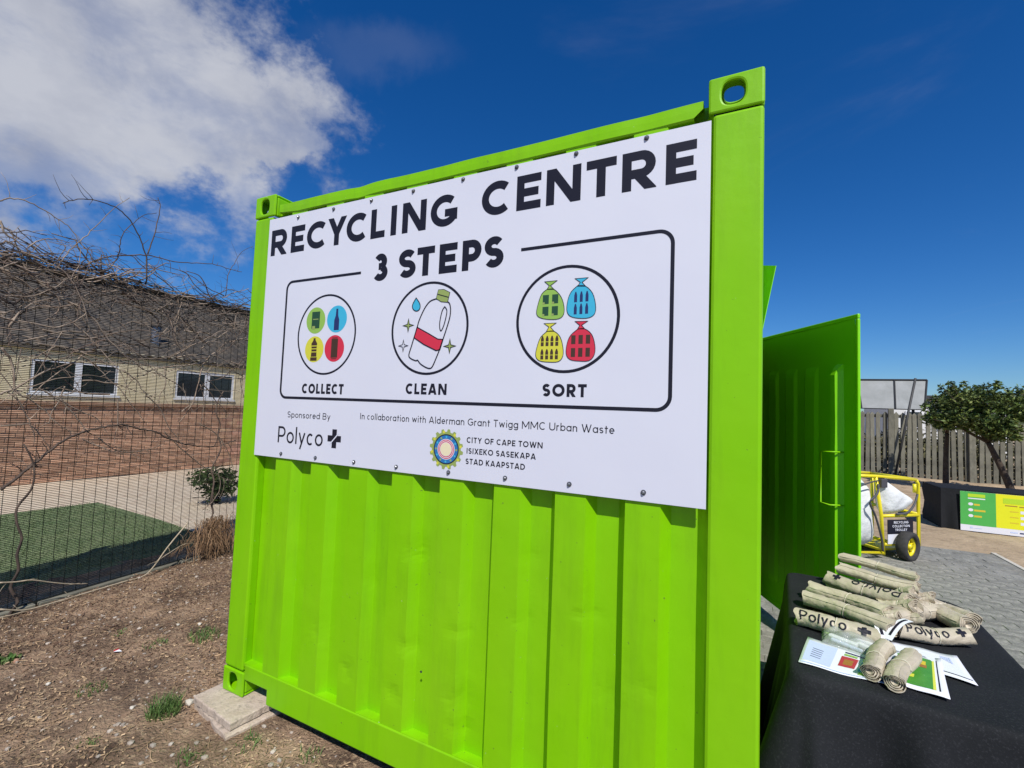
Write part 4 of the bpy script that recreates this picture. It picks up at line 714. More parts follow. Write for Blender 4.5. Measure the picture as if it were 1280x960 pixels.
# ================================================================== dry vines
def wander(p, d, n_, step, rr, curl=.35, grav=0.):
    pts = [Vector(p)]; d = Vector(d).normalized(); ax = Vector((rr.gauss(0, .4), rr.gauss(0, 1), rr.gauss(0, 1))).normalized(); 
    for i in range(n_):
        d = (Matrix.Rotation(rr.gauss(curl * .4, curl), 3, ax) @ d); d = (d + Vector((rr.gauss(0, .05), rr.gauss(0, .16), rr.gauss(0, .16) + grav))).normalized(); d.x *= .7
        pts.append(pts[-1] + d * step)
    return pts
vl = [thing('dry_vine', 'thick tangle of bare vine on the mesh fence at the left picture edge', 'vine', group='bare vines on the mesh fence'),
      thing('dry_vine', 'arching bare vine on the mesh fence close to the green container', 'vine', group='bare vines on the mesh fence')]
for g, r_, pts in D['vines']:
    cur = curve(pts, 4); cur = [p + Vector((0, rng.uniform(-.004, .004), rng.uniform(-.004, .004))) for p in cur]; b = MB(); r_ *= .8
    b.tube(cur, r_, 5, taper=.45)
    for k in range(int(len(cur) / 3.0)):
        i = rng.randrange(1, len(cur) - 1); d = (cur[i + 1] - cur[i - 1]).normalized(); s_ = rng.choice((-1, 1))
        dd_ = d * .6 + Vector((rng.uniform(-.2, .3), 0, 0)) + Vector((0, -d.z, d.y)) * s_
        b.tube(wander(cur[i], dd_, rng.randrange(2, 6), rng.uniform(.012, .04), rng, .2), r_ * .4, 4, taper=.4)
    b.obj('branch', ['twigd' if (pts[-1][2] > 2.5 and pts[0][1] > 0) or r_ > .0095 else 'twig'], vl[g], smooth=True)
for gi, (ya, yb, nA, seed) in enumerate(((-.75, .42, 150, 3), (.42, 1.9, 130, 4))):
    rr = random.Random(seed); b = MB()
    for k in range(nA):
        y = rr.uniform(ya, yb); top = rr.random() < (.45 if gi else .4)
        z = rr.gauss(2.36, .10) if top else 2.45 - abs(rr.gauss(0, .62 if gi == 0 else .5))
        if z < .9 or z > 2.52: z = rr.uniform(1.9, 2.45)
        p = (fence_x(y) + rr.uniform(.004, .10), y, z)
        lng = rr.uniform(.35, 1) ; d = (0, rr.uniform(-1, 1), rr.uniform(-.6, .5) if not top else rr.uniform(-.3, .35))
        pts = wander(p, d, int(12 * lng) + 3, .045, rr, .16, -.02); 
        pts = [Vector((min(max(q.x, fence_x(q.y) + .004), fence_x(q.y) + .14), q.y, min(q.z, 2.60))) for q in pts]
        r_ = rr.choice((.002, .003, .004, .0055)); b.tube(curve(pts, 2), r_, 4, mi=rr.choice((0, 0, 1)), taper=.35)
        for q in range(3):
            i = rr.randrange(1, len(pts)); b.tube(wander(pts[i], (rr.uniform(-.3, .3), rr.uniform(-1, 1), rr.uniform(-1, 1)), 4, .022, rr, .25), r_ * .5, 3, mi=rr.choice((0, 1)), taper=.4)
    for k in range(26):
        y = rr.uniform(ya, yb); z = rr.uniform(1.75, 2.5); pts = wander((fence_x(y) + .03, y, z), (0, rr.choice((-1, 1)), rr.uniform(-.7, .6)), 14, .055, rr, .13, -.01)
        pts = [Vector((min(max(q.x, fence_x(q.y) + .008), fence_x(q.y) + .12), q.y, min(q.z, 2.66))) for q in pts]
        MB().tube(curve(pts, 3), rr.choice((.005, .0065, .008)), 5, taper=.4).obj('branch', rr.choice(('twig', 'twig', 'twigd')), vl[gi], smooth=True)
    # thicker matted band lying along the top wire
    for k in range(90 if gi == 0 else 80):
        y = rr.uniform(ya, yb); z = 2.45 + rr.gauss(0, .03) + .03 * math.sin(y * 5)
        pts = wander((fence_x(y) + rr.uniform(-.02, .07), y, z), (0, rr.choice((-1, 1)), rr.uniform(-.3, .3)), 9, .035, rr, .12)
        b.tube(pts, rr.choice((.0022, .0035, .005)), 4, mi=rr.choice((0, 1, 1)), taper=.5)
    tag(b.obj('twig_tangle', ['twig', 'twigd'], vl[gi]), kind='stuff')
for g, y, zt, s_ in ((0, -.42, 1.6, 1), (0, -.18, 1.1, 2), (1, 1.25, 1.5, 3)):
    rr = random.Random(s_); pts = [Vector((fence_x(y) + .05, y, G - .03))]
    while pts[-1].z < zt: pts.append(pts[-1] + Vector((rr.uniform(-.008, .008), rr.uniform(-.05, .06), .11)))
    MB().tube(curve(pts, 3), .011, 6, taper=.5).obj('stem', 'twigd', vl[g], smooth=True)
# long pale fallen sticks at the foot of the fence
sl = ['long pale forked stick leaning from the ground up to the mesh fence', 'pale crooked stick lying along the foot of the mesh fence', 'thin pale stick caught on the lower mesh fence at the left edge', 'pale stick with side shoots lying low along the fence bottom', 'thin curved pale twig arching beside the forked stick', 'pale looping twig hanging beside the dry root clump', 'pale twig running down the dry root clump by the container']
for (r_, pts), lb in zip(D['sticks'], sl):
    pts = [[p[0], p[1], max(p[2], G + .02)] for p in pts]; b = MB(); cur = curve(pts, 4); b.tube(cur, r_ * .55, 6, taper=.6)
    for k in range(3):
        i = rng.randrange(1, len(cur) - 1); b.tube(wander(cur[i], (.1, rng.uniform(-1, 1), rng.uniform(-1, .4)), 4, .022, rng, .2), r_ * .28, 4, taper=.4)
    tag(b.obj('fallen_stick', 'stick', smooth=True), lb, 'stick', 'pale sticks along the fence foot')
# clump of dry roots by the container
b = MB(); rr = random.Random(11)
for k in range(900):
    y = rr.gauss(1.26, .085); z = rr.uniform(.0, .27); wd = .10 * math.sin(math.pi * min(1, (z + .12) / .42)) + .02
    x = fence_x(y) + .05 + rr.uniform(0, 1.3) * wd; y = 1.27 + (y - 1.27) * (.6 + wd * 7)
    pts = [Vector((x, y, z + .06))]
    d = Vector((rr.gauss(0, .35), rr.gauss(0, .35), -1))
    for i in range(5): pts.append(pts[-1] + d * rr.uniform(.018, .034)); d += Vector((rr.gauss(0, .2), rr.gauss(0, .2), 0))
    pts = [Vector((p.x, p.y, max(p.z, G + .012))) for p in pts]
    b.tube(pts, rr.uniform(.0012, .003), 3, taper=.5, cap=False)
tag(b.obj('dry_root_clump', 'straw'), 'brown bristly clump of dry roots at the fence foot by the container', 'root clump')
# small dark shrub behind the fence
def leafcloud(b, c, rad, n_, size, rr, mi=(0,), flat=1., gaps=0):
    for k in range(n_):
        while 1:
            p = Vector((rr.uniform(-1, 1), rr.uniform(-1, 1), rr.uniform(-1, 1)))
            if p.length < 1: break
        p = p * (.55 + .45 * rr.random()) if gaps else p
        if gaps and noise.noise(Vector((p.x * 2.6 + c[0], p.y * 2.6, p.z * 2.6 + c[2]))) < -.12: continue
        q = Vector((c[0] + p.x * rad[0], c[1] + p.y * rad[1], c[2] + p.z * rad[2]))
        a = Vector((rr.gauss(0, 1), rr.gauss(0, 1), rr.gauss(0, .6))).normalized(); n2 = a.cross(Vector((rr.gauss(0, 1), rr.gauss(0, 1), rr.gauss(0, 1)))).normalized(); s_ = size * rr.uniform(.6, 1.4)
        b.add([q - a * s_, q + n2 * s_ * .42, q + a * s_, q - n2 * s_ * .42], [(0, 1, 2, 3)], rr.choice(mi))
sh = thing('shrub', 'small dark leafy shrub behind the mesh fence beside the container', 'shrub'); rr = random.Random(5)
b = MB(); leafcloud(b, (-4.55, 2.72, .22), (.35, .36, .30), 1500, .035, rr, gaps=1); leafcloud(b, (-4.5, 2.42, .34), (.22, .22, .16), 350, .032, rr, gaps=1); tag(b.obj('foliage', 'leafd', sh), kind='stuff')
b = MB()
for k in range(7): b.tube(wander((-4.55, 2.7, G - .02), (rr.uniform(-.5, .5), rr.uniform(-.6, .6), 1), 9, .05, rr, .08), .008, 5, taper=.4)
b.obj('stem', 'bark', sh)

# ================================================================== ground litter
b = MB(); rr = random.Random(21)
def inview(x, y):
    q = Vector((x - CAMP[0], y - CAMP[1])); dep = -.443 * q.x + .895 * q.y; lat = .896 * q.x + .4416 * q.y
    return dep > .4 and -1.25 < lat / dep < .3
cnt = 0
while cnt < 22000:
    x = rr.uniform(-2.55, 1.6); y = rr.uniform(-1.4, 2.1)
    if not inview(x, y) or (x > -.02 and y > .02) or x < fence_x(y) - .1: continue
    dk = -x > .55 + rr.gauss(0, .22) + (.5 if y < -.2 else 0)
    if noise.noise(Vector((x * 2.2, y * 2.2, 7))) + rr.uniform(-.25, .25) < (-.02 if not dk else -.35): cnt += .35; continue
    cnt += 1; a = rr.uniform(0, 6.28); l_ = rr.uniform(.003, .009) * (3.2 if rr.random() < .05 else 1); w_ = rr.uniform(.0008, .0035); z = eh(x, y) + .002; ca, sa = math.cos(a), math.sin(a); t1, t2 = rr.uniform(-.002, .010), rr.uniform(0, .008)
    b.add([(x - ca * l_ - sa * w_, y - sa * l_ + ca * w_, z + t1 + .001), (x - ca * l_ + sa * w_, y - sa * l_ - ca * w_, z + t1 - .001), (x + ca * l_ + sa * w_, y + sa * l_ - ca * w_, z + t2), (x + ca * l_ - sa * w_, y + sa * l_ + ca * w_, z + t2 + .003), (x, y, z + .006)], [(0, 1, 4), (1, 2, 4), (2, 3, 4), (3, 0, 4)], 1 if dk and rr.random() < .75 else 0)
for k in range(420):
    while 1:
        x = rr.uniform(-2.3, 1.5); y = rr.uniform(-1.3, 1.9)
        if inview(x, y) and not (x > -.05 and y > -.02) and x > fence_x(y) + .05: break
    a = rr.uniform(0, 6.28); l_ = rr.uniform(.02, .09); pts = []
    for i in range(5): t = i / 4 - .5; px_ = x + math.cos(a) * l_ * t * 2; py_ = y + math.sin(a) * l_ * t * 2; pts.append((px_ + rr.uniform(-.004, .004), py_ + rr.uniform(-.004, .004), eh(px_, py_) + .004 + rr.uniform(0, .006)))
    b.tube(pts, rr.uniform(.0008, .0022), 4, cap=False, taper=.5)
M['chipd'] = pervar(mat('dark litter', (.10, .055, .035), .95, (.20, .125, .08), 9, 3), .4)
tag(b.obj('mulch', ['chip', 'chipd']), 'scattered dry mulch and straw over the bare earth', 'mulch', kind='stuff')
b = MB(); bmi = bmesh.new(); CL = MB(); bmesh.ops.create_icosphere(bmi, subdivisions=1, radius=1); iv = [v.co.copy() for v in bmi.verts]; iff = [tuple(v.index for v in f.verts) for f in bmi.faces]; bmi.free(); cnt = 0
while cnt < 1500:
    x = rr.uniform(-2.4, 1.6); y = rr.uniform(-1.4, 2.1)
    if not inview(x, y) or (x > -.02 and y > .02) or x < fence_x(y): continue
    cnt += 1; s_ = .003 + .009 * rr.random() ** 4 + .002; sq = Vector((rr.uniform(.7, 1.4), rr.uniform(.7, 1.4), rr.uniform(.5, .8))) * s_; z = eh(x, y)
    b.add([(x + v.x * sq.x * rr.uniform(.8, 1.2), y + v.y * sq.y, z + v.z * sq.z + s_ * .25) for v in iv], iff)
for k in range(900):
    while 1:
        x = rr.uniform(-2.3, 1.5); y = rr.uniform(-1.3, 1.9)
        if inview(x, y) and not (x > -.05 and y > -.02) and x > fence_x(y) + .05: break
    s_ = .006 + .016 * rr.random() ** 3; z = eh(x, y); sq = Vector((rr.uniform(.8, 1.5), rr.uniform(.8, 1.5), rr.uniform(.4, .8))) * s_
    CL.add([(x + v.x * sq.x * rr.uniform(.7, 1.3), y + v.y * sq.y * rr.uniform(.7, 1.3), z + v.z * sq.z * rr.uniform(.7, 1.3)) for v in iv], iff)
tag(CL.obj('earth_clods', 'earth', smooth=False), 'brown lumps of earth scattered over the bare ground', 'earth', kind='stuff')
tag(b.obj('pebbles', 'stone'), 'small pale pebbles and clods scattered over the bare earth', 'pebbles', kind='stuff')
tl = ['tall green grass tuft growing beside the concrete slab', 'low grass tuft in the earth midway to the fence right of the red wrapper', 'small grass tuft in the earth at the foot of the green rail', 'bright leafy weed at the left picture edge', 'thin grass tuft near the red wrapper towards the fence', 'dark low tuft below the red wrapper', 'sparse grass tuft above the red wrapper', 'grass tuft at the lower picture edge left of the rail', 'tiny faded tuft at the lower left', 'sparse tuft under the middle of the rail', 'rightmost sparse grass tuft under the rail']
for (x, y, z), lb, (n_, hh, sp_) in zip(D['info']['tufts'], tl, ((240, .105, .07), (160, .065, .09), (60, .05, .05), (60, .05, .05), (60, .04, .07), (90, .035, .07), (50, .03, .06), (50, .045, .05), (40, .03, .04), (40, .05, .06), (40, .045, .05))):
    b = MB()
    for k in range(n_):
        a = rr.uniform(0, 6.28); q = rr.random() ** .7 * sp_; px_, py_ = x + q * math.cos(a), y + q * math.sin(a); z = eh(px_, py_) - .003; h_ = hh * rr.uniform(.35, 1.1); ln_ = Vector((rr.gauss(0, .35), rr.gauss(0, .35), 1)).normalized(); a = rr.uniform(0, 3.14); w_ = .0019 if 'weed' not in lb else .010
        wx, wy = w_ * math.cos(a), w_ * math.sin(a); m_ = Vector((px_, py_, z)) + ln_ * h_ * .55; e = m_ + (ln_ + Vector((rr.gauss(0, .5), rr.gauss(0, .5), -.2))) * h_ * .5
        b.add([(px_ - wx, py_ - wy, z), (px_ + wx, py_ + wy, z), (m_.x + wx, m_.y + wy, m_.z), (m_.x - wx, m_.y - wy, m_.z), tuple(e)], [(0, 1, 2, 3), (3, 2, 4)])
    tag(b.obj('grass_tuft' if 'weed' not in lb else 'leafy_weed', 'grass'), lb, 'grass tuft' if 'weed' not in lb else 'weed', 'green tufts in the bare earth')
def rock(x, y, s_, label, m='stone', name='stone'):
    b = MB(); z = eh(x, y); b.add([(x + v.x * s_ * rng.uniform(.8, 1.2), y + v.y * s_ * .8 * rng.uniform(.8, 1.2), z + s_ * .3 + v.z * s_ * .6) for v in iv], iff); return tag(b.obj(name, m, bevel=.002), label, 'stone')
rock(-.13, -.085, .026, 'pale fist-sized stone beside the concrete slab', 'kerb'); rock(-.314, -.251, .014, 'round white pebble between tuft and wrapper', 'kerb'); rock(-.991, .309, .014, 'white pebble left of the grass tuft near the fence', 'kerb'); rock(-.89, .39, .018, 'larger white pebble near the fence by the tuft', 'kerb'); rock(-.89, -.37, .015, 'small white pebble below the red wrapper', 'kerb'); rock(-1.33, -.36, .022, 'reddish stone beside the leafy weed', 'brick')
b = MB(); x, y = -.97, -.04; z = eh(x, y) + .006
b.add([(x - .03, y, z), (x - .002, y - .012, z + .004), (x + .002, y + .014, z + .008), (x - .024, y + .02, z + .003)], [(0, 1, 2, 3)], 0); b.add([(x + .0, y - .014, z + .005), (x + .026, y - .006, z + .010), (x + .030, y + .016, z + .002), (x + .004, y + .012, z + .008)], [(0, 1, 2, 3)], 1)
tag(b.obj('crumpled_wrapper', ['redw', 'paper'], solid=.001), 'small crumpled red and white wrapper lying on the earth', 'litter')

# ================================================================== house behind the fence
house = thing('school_building', 'low cream and brick building with dark roof behind the mesh fence', 'building')
HX = -8.2; HY0, HY1 = -7, 11
MB().box((HX - 4, HY0, G - .05), (HX - .012, HY1, 1.28)).obj('lower_wall', 'mortar', house)
wins = [(1.70, 2.91), (3.90, 5.14), (-1.2, .1), (-3.6, -2.3), (6.6, 7.8)]
b = MB(); ws = sorted(wins); y = HY0; Z0, Zs, Zt, Z1 = 1.28, 1.46, 2.04, 2.30
for a0, a1 in ws: b.box((HX - .2, y, Z0), (HX, a0, Z1)); b.box((HX - .2, a0, Z0), (HX, a1, Zs)); b.box((HX - .2, a0, Zt), (HX, a1, Z1)); y = a1
b.box((HX - .2, y, Z0), (HX, HY1, Z1)); b.obj('upper_wall', 'cream', house)
MB().box((HX - .02, HY0, 1.275), (HX + .05, HY1, 1.335)).obj('brick_sill', 'brick', house)
for a0, a1 in wins:
    f = MB()
    xw = HX - .012; wf = .045
    f.box((xw - .03, a0, Zs), (xw, a1, Zs + wf)); f.box((xw - .03, a0, Zt - wf), (xw, a1, Zt)); f.box((xw - .03, a0, Zs + wf), (xw, a0 + wf, Zt - wf)); f.box((xw - .03, a1 - wf, Zs + wf), (xw, a1, Zt - wf)); mid_ = (a0 + a1) / 2 + .02; f.box((xw - .032, mid_ - .05, Zs + wf), (xw + .002, mid_ + .05, Zt - wf))
    wo_ = f.obj('window', 'wframe', house)
    for y0_, y1_ in ((a0 + wf, mid_ - .05), (mid_ + .05, a1 - wf)): MB().box((xw - .022, y0_, Zs + wf), (xw - .012, y1_, Zt - wf)).obj('pane', 'glass', wo_)
    MB().box((xw - .03, a0 - .03, Zs - .035), (HX + .03, a1 + .03, Zs - .001)).obj('sill', 'wframe', wo_)
# bricks of the lower wall
bl = blockmesh('brick', .218, .068, .02, .004, 'brick'); bme = bl.mesh('brick', 'brick'); cells = []
for j in range(17):
    for i in range(80):
        y = HY0 + .2 + (i + (.5 if j % 2 else 0)) * .23; z = G + .04 + j * .078
        if y < HY1 - .1: cells.append((0 if (.9 < y < 5.9) else 1, abs(y - 2.6), y, z))
cells.sort(); rest = MB()
for k, (a, _, y, z) in enumerate(cells):
    if k < 300:
        o = bpy.data.objects.new('brick', bme); C.objects.link(o); o.parent = house; o.matrix_world = Matrix.Translation((HX + rng.uniform(-.003, .002), y, z)) @ Matrix(((0, 0, 1, 0), (1, 0, 0, 0), (0, 1, 0, 0), (0, 0, 0, 1)))
    else: rest.add([(HX + v[2], y + v[0], z + v[1]) for v in bl.v], bl.f)
tag(rest.obj('bricks', 'brick', house), kind='stuff')
# roof: corrugated sheet with overhang, up to a ridge
def roofp(u, v): y = HY0 - .3 + (HY1 - HY0 + .6) * u; return (HX + .07 - 3.9 * v, y, 2.26 + 2.05 * v + .018 * math.sin(y * 36))
MB().grid(roofp, 700, 6).obj('roof', 'roof', house, solid=.01)
MB().grid(lambda u, v: (HX - 3.45 - 3.9 * v, HY0 - .3 + (HY1 - HY0 + .6) * u, 4.31 - 2.05 * v), 2, 1).obj('roof', 'roof', house, solid=.01)
MB().box((HX + .04, HY0 - .3, 2.20), (HX + .062, HY1 + .3, 2.25)).obj('fascia', 'roof', house)
MB().tube([(HX - .6, 3.75, 2.5), (HX - .6, 3.75, 2.95), (HX - .6, 3.75, 2.97)], [.09, .09, .14], 12).obj('roof_vent', 'steel', house)
MB().box((HX + .003, 5.45, 1.5), (HX + .04, 5.75, 2.0)).obj('yellow_notice', 'yellow', house)

# ================================================================== table with cloth
U = Vector((.997, -.075, 0)).normalized(); V = Vector((.075, .997, 0)).normalized(); O = Vector((2.535, .235, 0)); TW, TL_ = .685, 1.14; ZT = .682
tb = thing('folding_table', 'folding table hidden under the black cloth beside the container', 'table')
TP = lambda a, b_, z: tuple(O + U * a + V * b_ + Vector((0, 0, z)))
MB().box((.02, .02, ZT - .04), (TW - .02, TL_ - .02, ZT - .012), X=lambda v: TP(*v)).obj('tabletop', 'bwhite', tb, bevel=.005)
for a, b_ in ((.06, .08), (TW - .06, .08), (.06, TL_ - .08), (TW - .06, TL_ - .08)): MB().tube([TP(a, b_, G + .005), TP(a, b_, ZT - .042)], .014, 8).obj('leg', 'steel', tb, smooth=True)
def rr_path(n_, r_):
    out = []; segs = [((r_, 0), (TW - r_, 0)), ('a', (TW - r_, r_), -90), ((TW, r_), (TW, TL_ - .12)), ('b', (TW - .12, TL_ - .12), 0), ((TW - .12, TL_), (r_, TL_)), ('a', (r_, TL_ - r_), 90), ((0, TL_ - r_), (0, r_)), ('a', (r_, r_), 180)]
    for s_ in segs:
        if s_[0] in ('a', 'b'):
            rad = r_ if s_[0] == 'a' else .12; nn = 8
            for i in range(nn): a = R(s_[2] + 90 * i / nn); out.append((s_[1][0] + rad * math.cos(a), s_[1][1] + rad * math.sin(a)))
        else:
            p, q = s_; d_ = math.dist(p, q); nn = max(2, int(d_ / .02))
            for i in range(nn): out.append((p[0] + (q[0] - p[0]) * i / nn, p[1] + (q[1] - p[1]) * i / nn))
    return out
path = rr_path(0, .05); n_ = len(path); b = MB(); cxy = (TW / 2, TL_ / 2)
rings = [(.0, 0, 0)]; rows = [(.06 * k, 0, 0) for k in range(1, 16)] + [(.93, 0, 0), (.96, 0, 0), (.985, -.001, 0), (1., -.006, .0), (1., -.016, .006), (1., -.04, .010)] + [(1., -.04 - (ZT - G - .06) * (k / 24), .012) for k in range(1, 25)]
sdist = [0]
for i in range(1, n_): sdist.append(sdist[-1] + math.dist(path[i], path[i - 1]))
nrm = []
for i in range(n_):
    p, q = path[i - 1], path[(i + 1) % n_]; d_ = Vector((q[0] - p[0], q[1] - p[1])).normalized(); nrm.append((d_.y, -d_.x))
for ri, (sc_, dz_, out_) in enumerate(rows):
    for i, (a, c_) in enumerate(path):
        x = cxy[0] + (a - cxy[0]) * sc_; y = cxy[1] + (c_ - cxy[1]) * sc_; s_ = sdist[i]; dep_ = max(0, -dz_ - .03)
        f_ = dep_ * (.12 * math.sin(s_ * 19 + 1.8 * math.sin(s_ * 5.3)) + .055 * math.sin(s_ * 43 + 2)) + dep_ * .05 + out_
        corner = dep_ * .16 * (math.exp(-((a) ** 2 + c_ ** 2) / .012) + math.exp(-((TW - a) ** 2 + c_ ** 2) / .012))
        f_ += corner; zz = ZT + dz_ + (.004 * noise.noise(Vector((x * 4, y * 4, 0))) + sum(.0028 * math.exp(-((q_ + .004 * math.sin(w_ * 9)) / .007) ** 2) for q_, w_ in ((y - .42, x), (y - .79, x), (x - .36, y))) if dz_ == 0 and sc_ < .98 else 0)
        b.v.append(TP(x + nrm[i][0] * f_, y + nrm[i][1] * f_, zz))
for k in range(len(rows) - 1): b.f += [(k * n_ + i, (k + 1) * n_ + i, (k + 1) * n_ + (i + 1) % n_, k * n_ + (i + 1) % n_) for i in range(n_)]
b.v.append(TP(cxy[0], cxy[1], ZT)); b.f += [(i, (i + 1) % n_, len(b.v) - 1) for i in range(n_)]; b.m = [0] * len(b.f)
tag(b.obj('tablecloth', 'cloth', smooth=True), 'black cloth draped to the ground over the table beside the container', 'tablecloth')

# ---- rolled beige bags
def roll(p, q, r_, label, seed, txt=None, tflip=False, flat=.82, ties=(.5,), grp='rolled beige bags on the black table', extra=1.0, tang=58, stretch_ends=True):
    rr = random.Random(seed); p, q = Vector(p), Vector(q); ax = (q - p); ln_ = ax.length * extra; q = p + ax.normalized() * ln_; ax = (q - p).normalized()
    side_ = ax.cross(Vector((0, 0, 1))).normalized(); up = side_.cross(ax).normalized()
    th = thing('rolled_bag', label, 'bag', group=grp)
    nu, nv = 34, 30
    def rad(u, a):
        k = 1 + .035 * math.sin(3 * a + seed) + .05 * noise.noise(Vector((u * 6, math.cos(a) * 1.5, math.sin(a) * 1.5 + seed))) + .03 * noise.noise(Vector((u * 25, math.cos(a) * 4, math.sin(a) * 4 + seed)))
        for t_ in ties: k -= .13 * math.exp(-((u - t_) / .03) ** 2)
        k += .06 * (abs(u - .5) * 2) ** 6 - .10 * max(0, 1 - abs(noise.noise(Vector((u * 3.5 + seed, math.cos(a) * 2.2, math.sin(a) * 2.2)))) * 9)
        k += .05 * noise.noise(Vector((u * 14, a * 1.1 * math.sin(a), seed)))
        return r_ * k
    def S_(u, a, add=0.):
        e = (.007 * math.sin(2 * a + seed) + .009 * noise.noise(Vector((math.cos(a) * 1.5, math.sin(a) * 1.5, seed + u)))) * (1 if u > .5 else -1) * (abs(u - .5) * 2) ** 6
        k = rad(u, a) + add
        return p + up * (.005 * math.sin(math.pi * u * 1.3 + seed)) + side_ * (.006 * math.sin(math.pi * u * 1.7 + seed * 2)) + ax * (ln_ * u + e) + side_ * math.cos(a) * k + up * (math.sin(a) * k * flat)
    b = MB(); b.v = [tuple(S_(i / nu, 2 * math.pi * j / nv)) for i in range(nu + 1) for j in range(nv)]
    b.f = [(i * nv + j, i * nv + (j + 1) % nv, (i + 1) * nv + (j + 1) % nv, (i + 1) * nv + j) for i in range(nu) for j in range(nv)]; b.m = [0] * len(b.f)
    # spiral ends: wound layers
    for end in (0, 1):
        for k in range(4):
            f0 = 1 - k * .21; f1 = f0 - .09; f2 = f0 - .12
            for (ga, da, gb, db) in ((f0, 0, f1, 0), (f1, 0, f2, .02)) if k < 3 else ((f0, 0, .02, .015),):
                vs = []
                for g_, d_ in ((ga, da), (gb, db)):
                    for j in range(nv):
                        a = 2 * math.pi * j / nv; g2 = g_ * (1 - .05 * j / nv * (k > 0)); c_ = S_(end, a); m_ = p + ax * ln_ * end; vs.append(tuple(m_ + (c_ - m_) * g2 + ax * d_ * (1 if end == 0 else -1)))
                b.add(vs, [(j, (j + 1) % nv, nv + (j + 1) % nv, nv + j) for j in range(nv)])
            if k < 3:
                vs = []
                for g_, d_ in ((f2, .02), (f0 - .21, 0)):
                    for j in range(nv):
                        a = 2 * math.pi * j / nv; c_ = S_(end, a); m_ = p + ax * ln_ * end; vs.append(tuple(m_ + (c_ - m_) * g_ + ax * d_ * (1 if end == 0 else -1)))
                b.add(vs, [(j, (j + 1) % nv, nv + (j + 1) % nv, nv + j) for j in range(nv)])
    b.obj('roll', 'kraft', th, smooth=True)
    # loose outer flap edge along the roll
    b = MB(); a0 = R(rr.uniform(15, 50) if not txt else 130); 
    b.grid(lambda u, v: S_(.02 + .96 * u, a0 + R(38) * v, .001 + .0015 * (1 - v) + .002 * (1 - v) * noise.noise(Vector((u * 9, seed, 0)))), 30, 4); b.obj('loose_flap', 'kraft', th, smooth=True)
    for t_ in ties:
        MB().tube([tuple(S_(t_ + .012 * math.sin(a * 1.0), a, .0022)) for a in [2 * math.pi * j / 24 for j in range(25)]], .0017, 5, cap=False).obj('string', 'string', th, smooth=True)
    if txt:
        b = MB(); a_mid = R(tang); hh = r_ * 1.15
        def F(x, y, e):
            u = x if not tflip else 1 - x; yy = y if not tflip else -y
            return tuple(S_(u, a_mid - yy * hh / r_ * 1.0 * -1, .0015 + e * 2))
        # x in 0..1 along roll, y in cap heights centred on 0
        hgt = 1.0; asp = hh / ln_
        adv = []; x = 0
        for ch in txt: adv.append((ch, x, WID[ch])); x += WID[ch] + .1
        sc_ = (.60 / (x * asp)); 
        for ch, xx, w_ in adv:
            for st in glyph(ch, w_ * sc_, .13):
                dense = []
                for s0, s1 in zip(st, st[1:]):
                    k = max(1, int(math.dist(s0, s1) / .12)); dense += [(s0[0] + (s1[0] - s0[0]) * i / k, s0[1] + (s1[1] - s0[1]) * i / k) for i in range(k)]
                dense.append(st[-1]); vs, fs = ribbon(dense, .13); put(b, [(.06 + (xx * sc_ + v[0]) * asp, v[1] - .5) for v in vs], fs, F, 0)
        b.obj('lettering', 'ink', th); b = MB()
        for (cx_, cy_, hw, hh_) in ((.84, .0, .16, .42), (.84, 0, .42, .16)):
            vs = [(cx_ + (i / 4 - .5) * 2 * hw * asp, cy_ + (j / 4 - .5) * 2 * hh_) for j in range(5) for i in range(5)]; put(b, vs, [(j * 5 + i, j * 5 + i + 1, j * 5 + i + 6, j * 5 + i + 5) for j in range(4) for i in range(4)], F, 0)
        b.obj('logo_mark', 'ink', th)
    return th
RL = D['rolls']; rb = .036
names = ['thin folded beige bag on top of the pile farthest back', 'second beige rolled bag from the back of the pile', 'beige rolled bag with upside-down black lettering in the middle of the pile', 'plain beige rolled bag just in front of the upside-down lettered one', 'plain beige rolled bag behind the front lettered one of the pile', 'frontmost rolled bag of the left pile with large black lettering', 'short beige rolled bag lying between the pile and the lettered single one', 'grey-beige folded bundle at the table back right with coiled end', 'single rolled bag with black lettering at the right of the table', 'left of the two rolled bags lying on the leaflets', 'right rolled bag on the green leaflet showing its spiral end']
cfg = [(.026, None, False, 1.12), (.032, None, False, 1.1), (.036, 'Polyco', True, 1.1), (.036, None, False, 1.1), (.037, None, False, 1.08), (.040, 'Polyco', False, 1.08), (.044, None, False, 1.1), (.042, None, False, 1.1), (.036, 'Polyco', False, 1.02), (.029, None, False, .95), (.029, None, False, .95)]
for i, ((p, q), lb, (r_, tx, fl_, ex)) in enumerate(zip(RL, names, cfg)):
    r_ *= .94
    z = max(p[2], ZT + r_ * .9); roll((p[0], p[1], z if i > 4 else p[2]), (q[0], q[1], z if i > 4 else q[2]), r_, lb, i + 1, tx, fl_, extra=ex, ties=((.5,) if i not in (6,) else (.35, .7)), tang={5: 42, 2: 62, 8: 55}.get(i, 58))
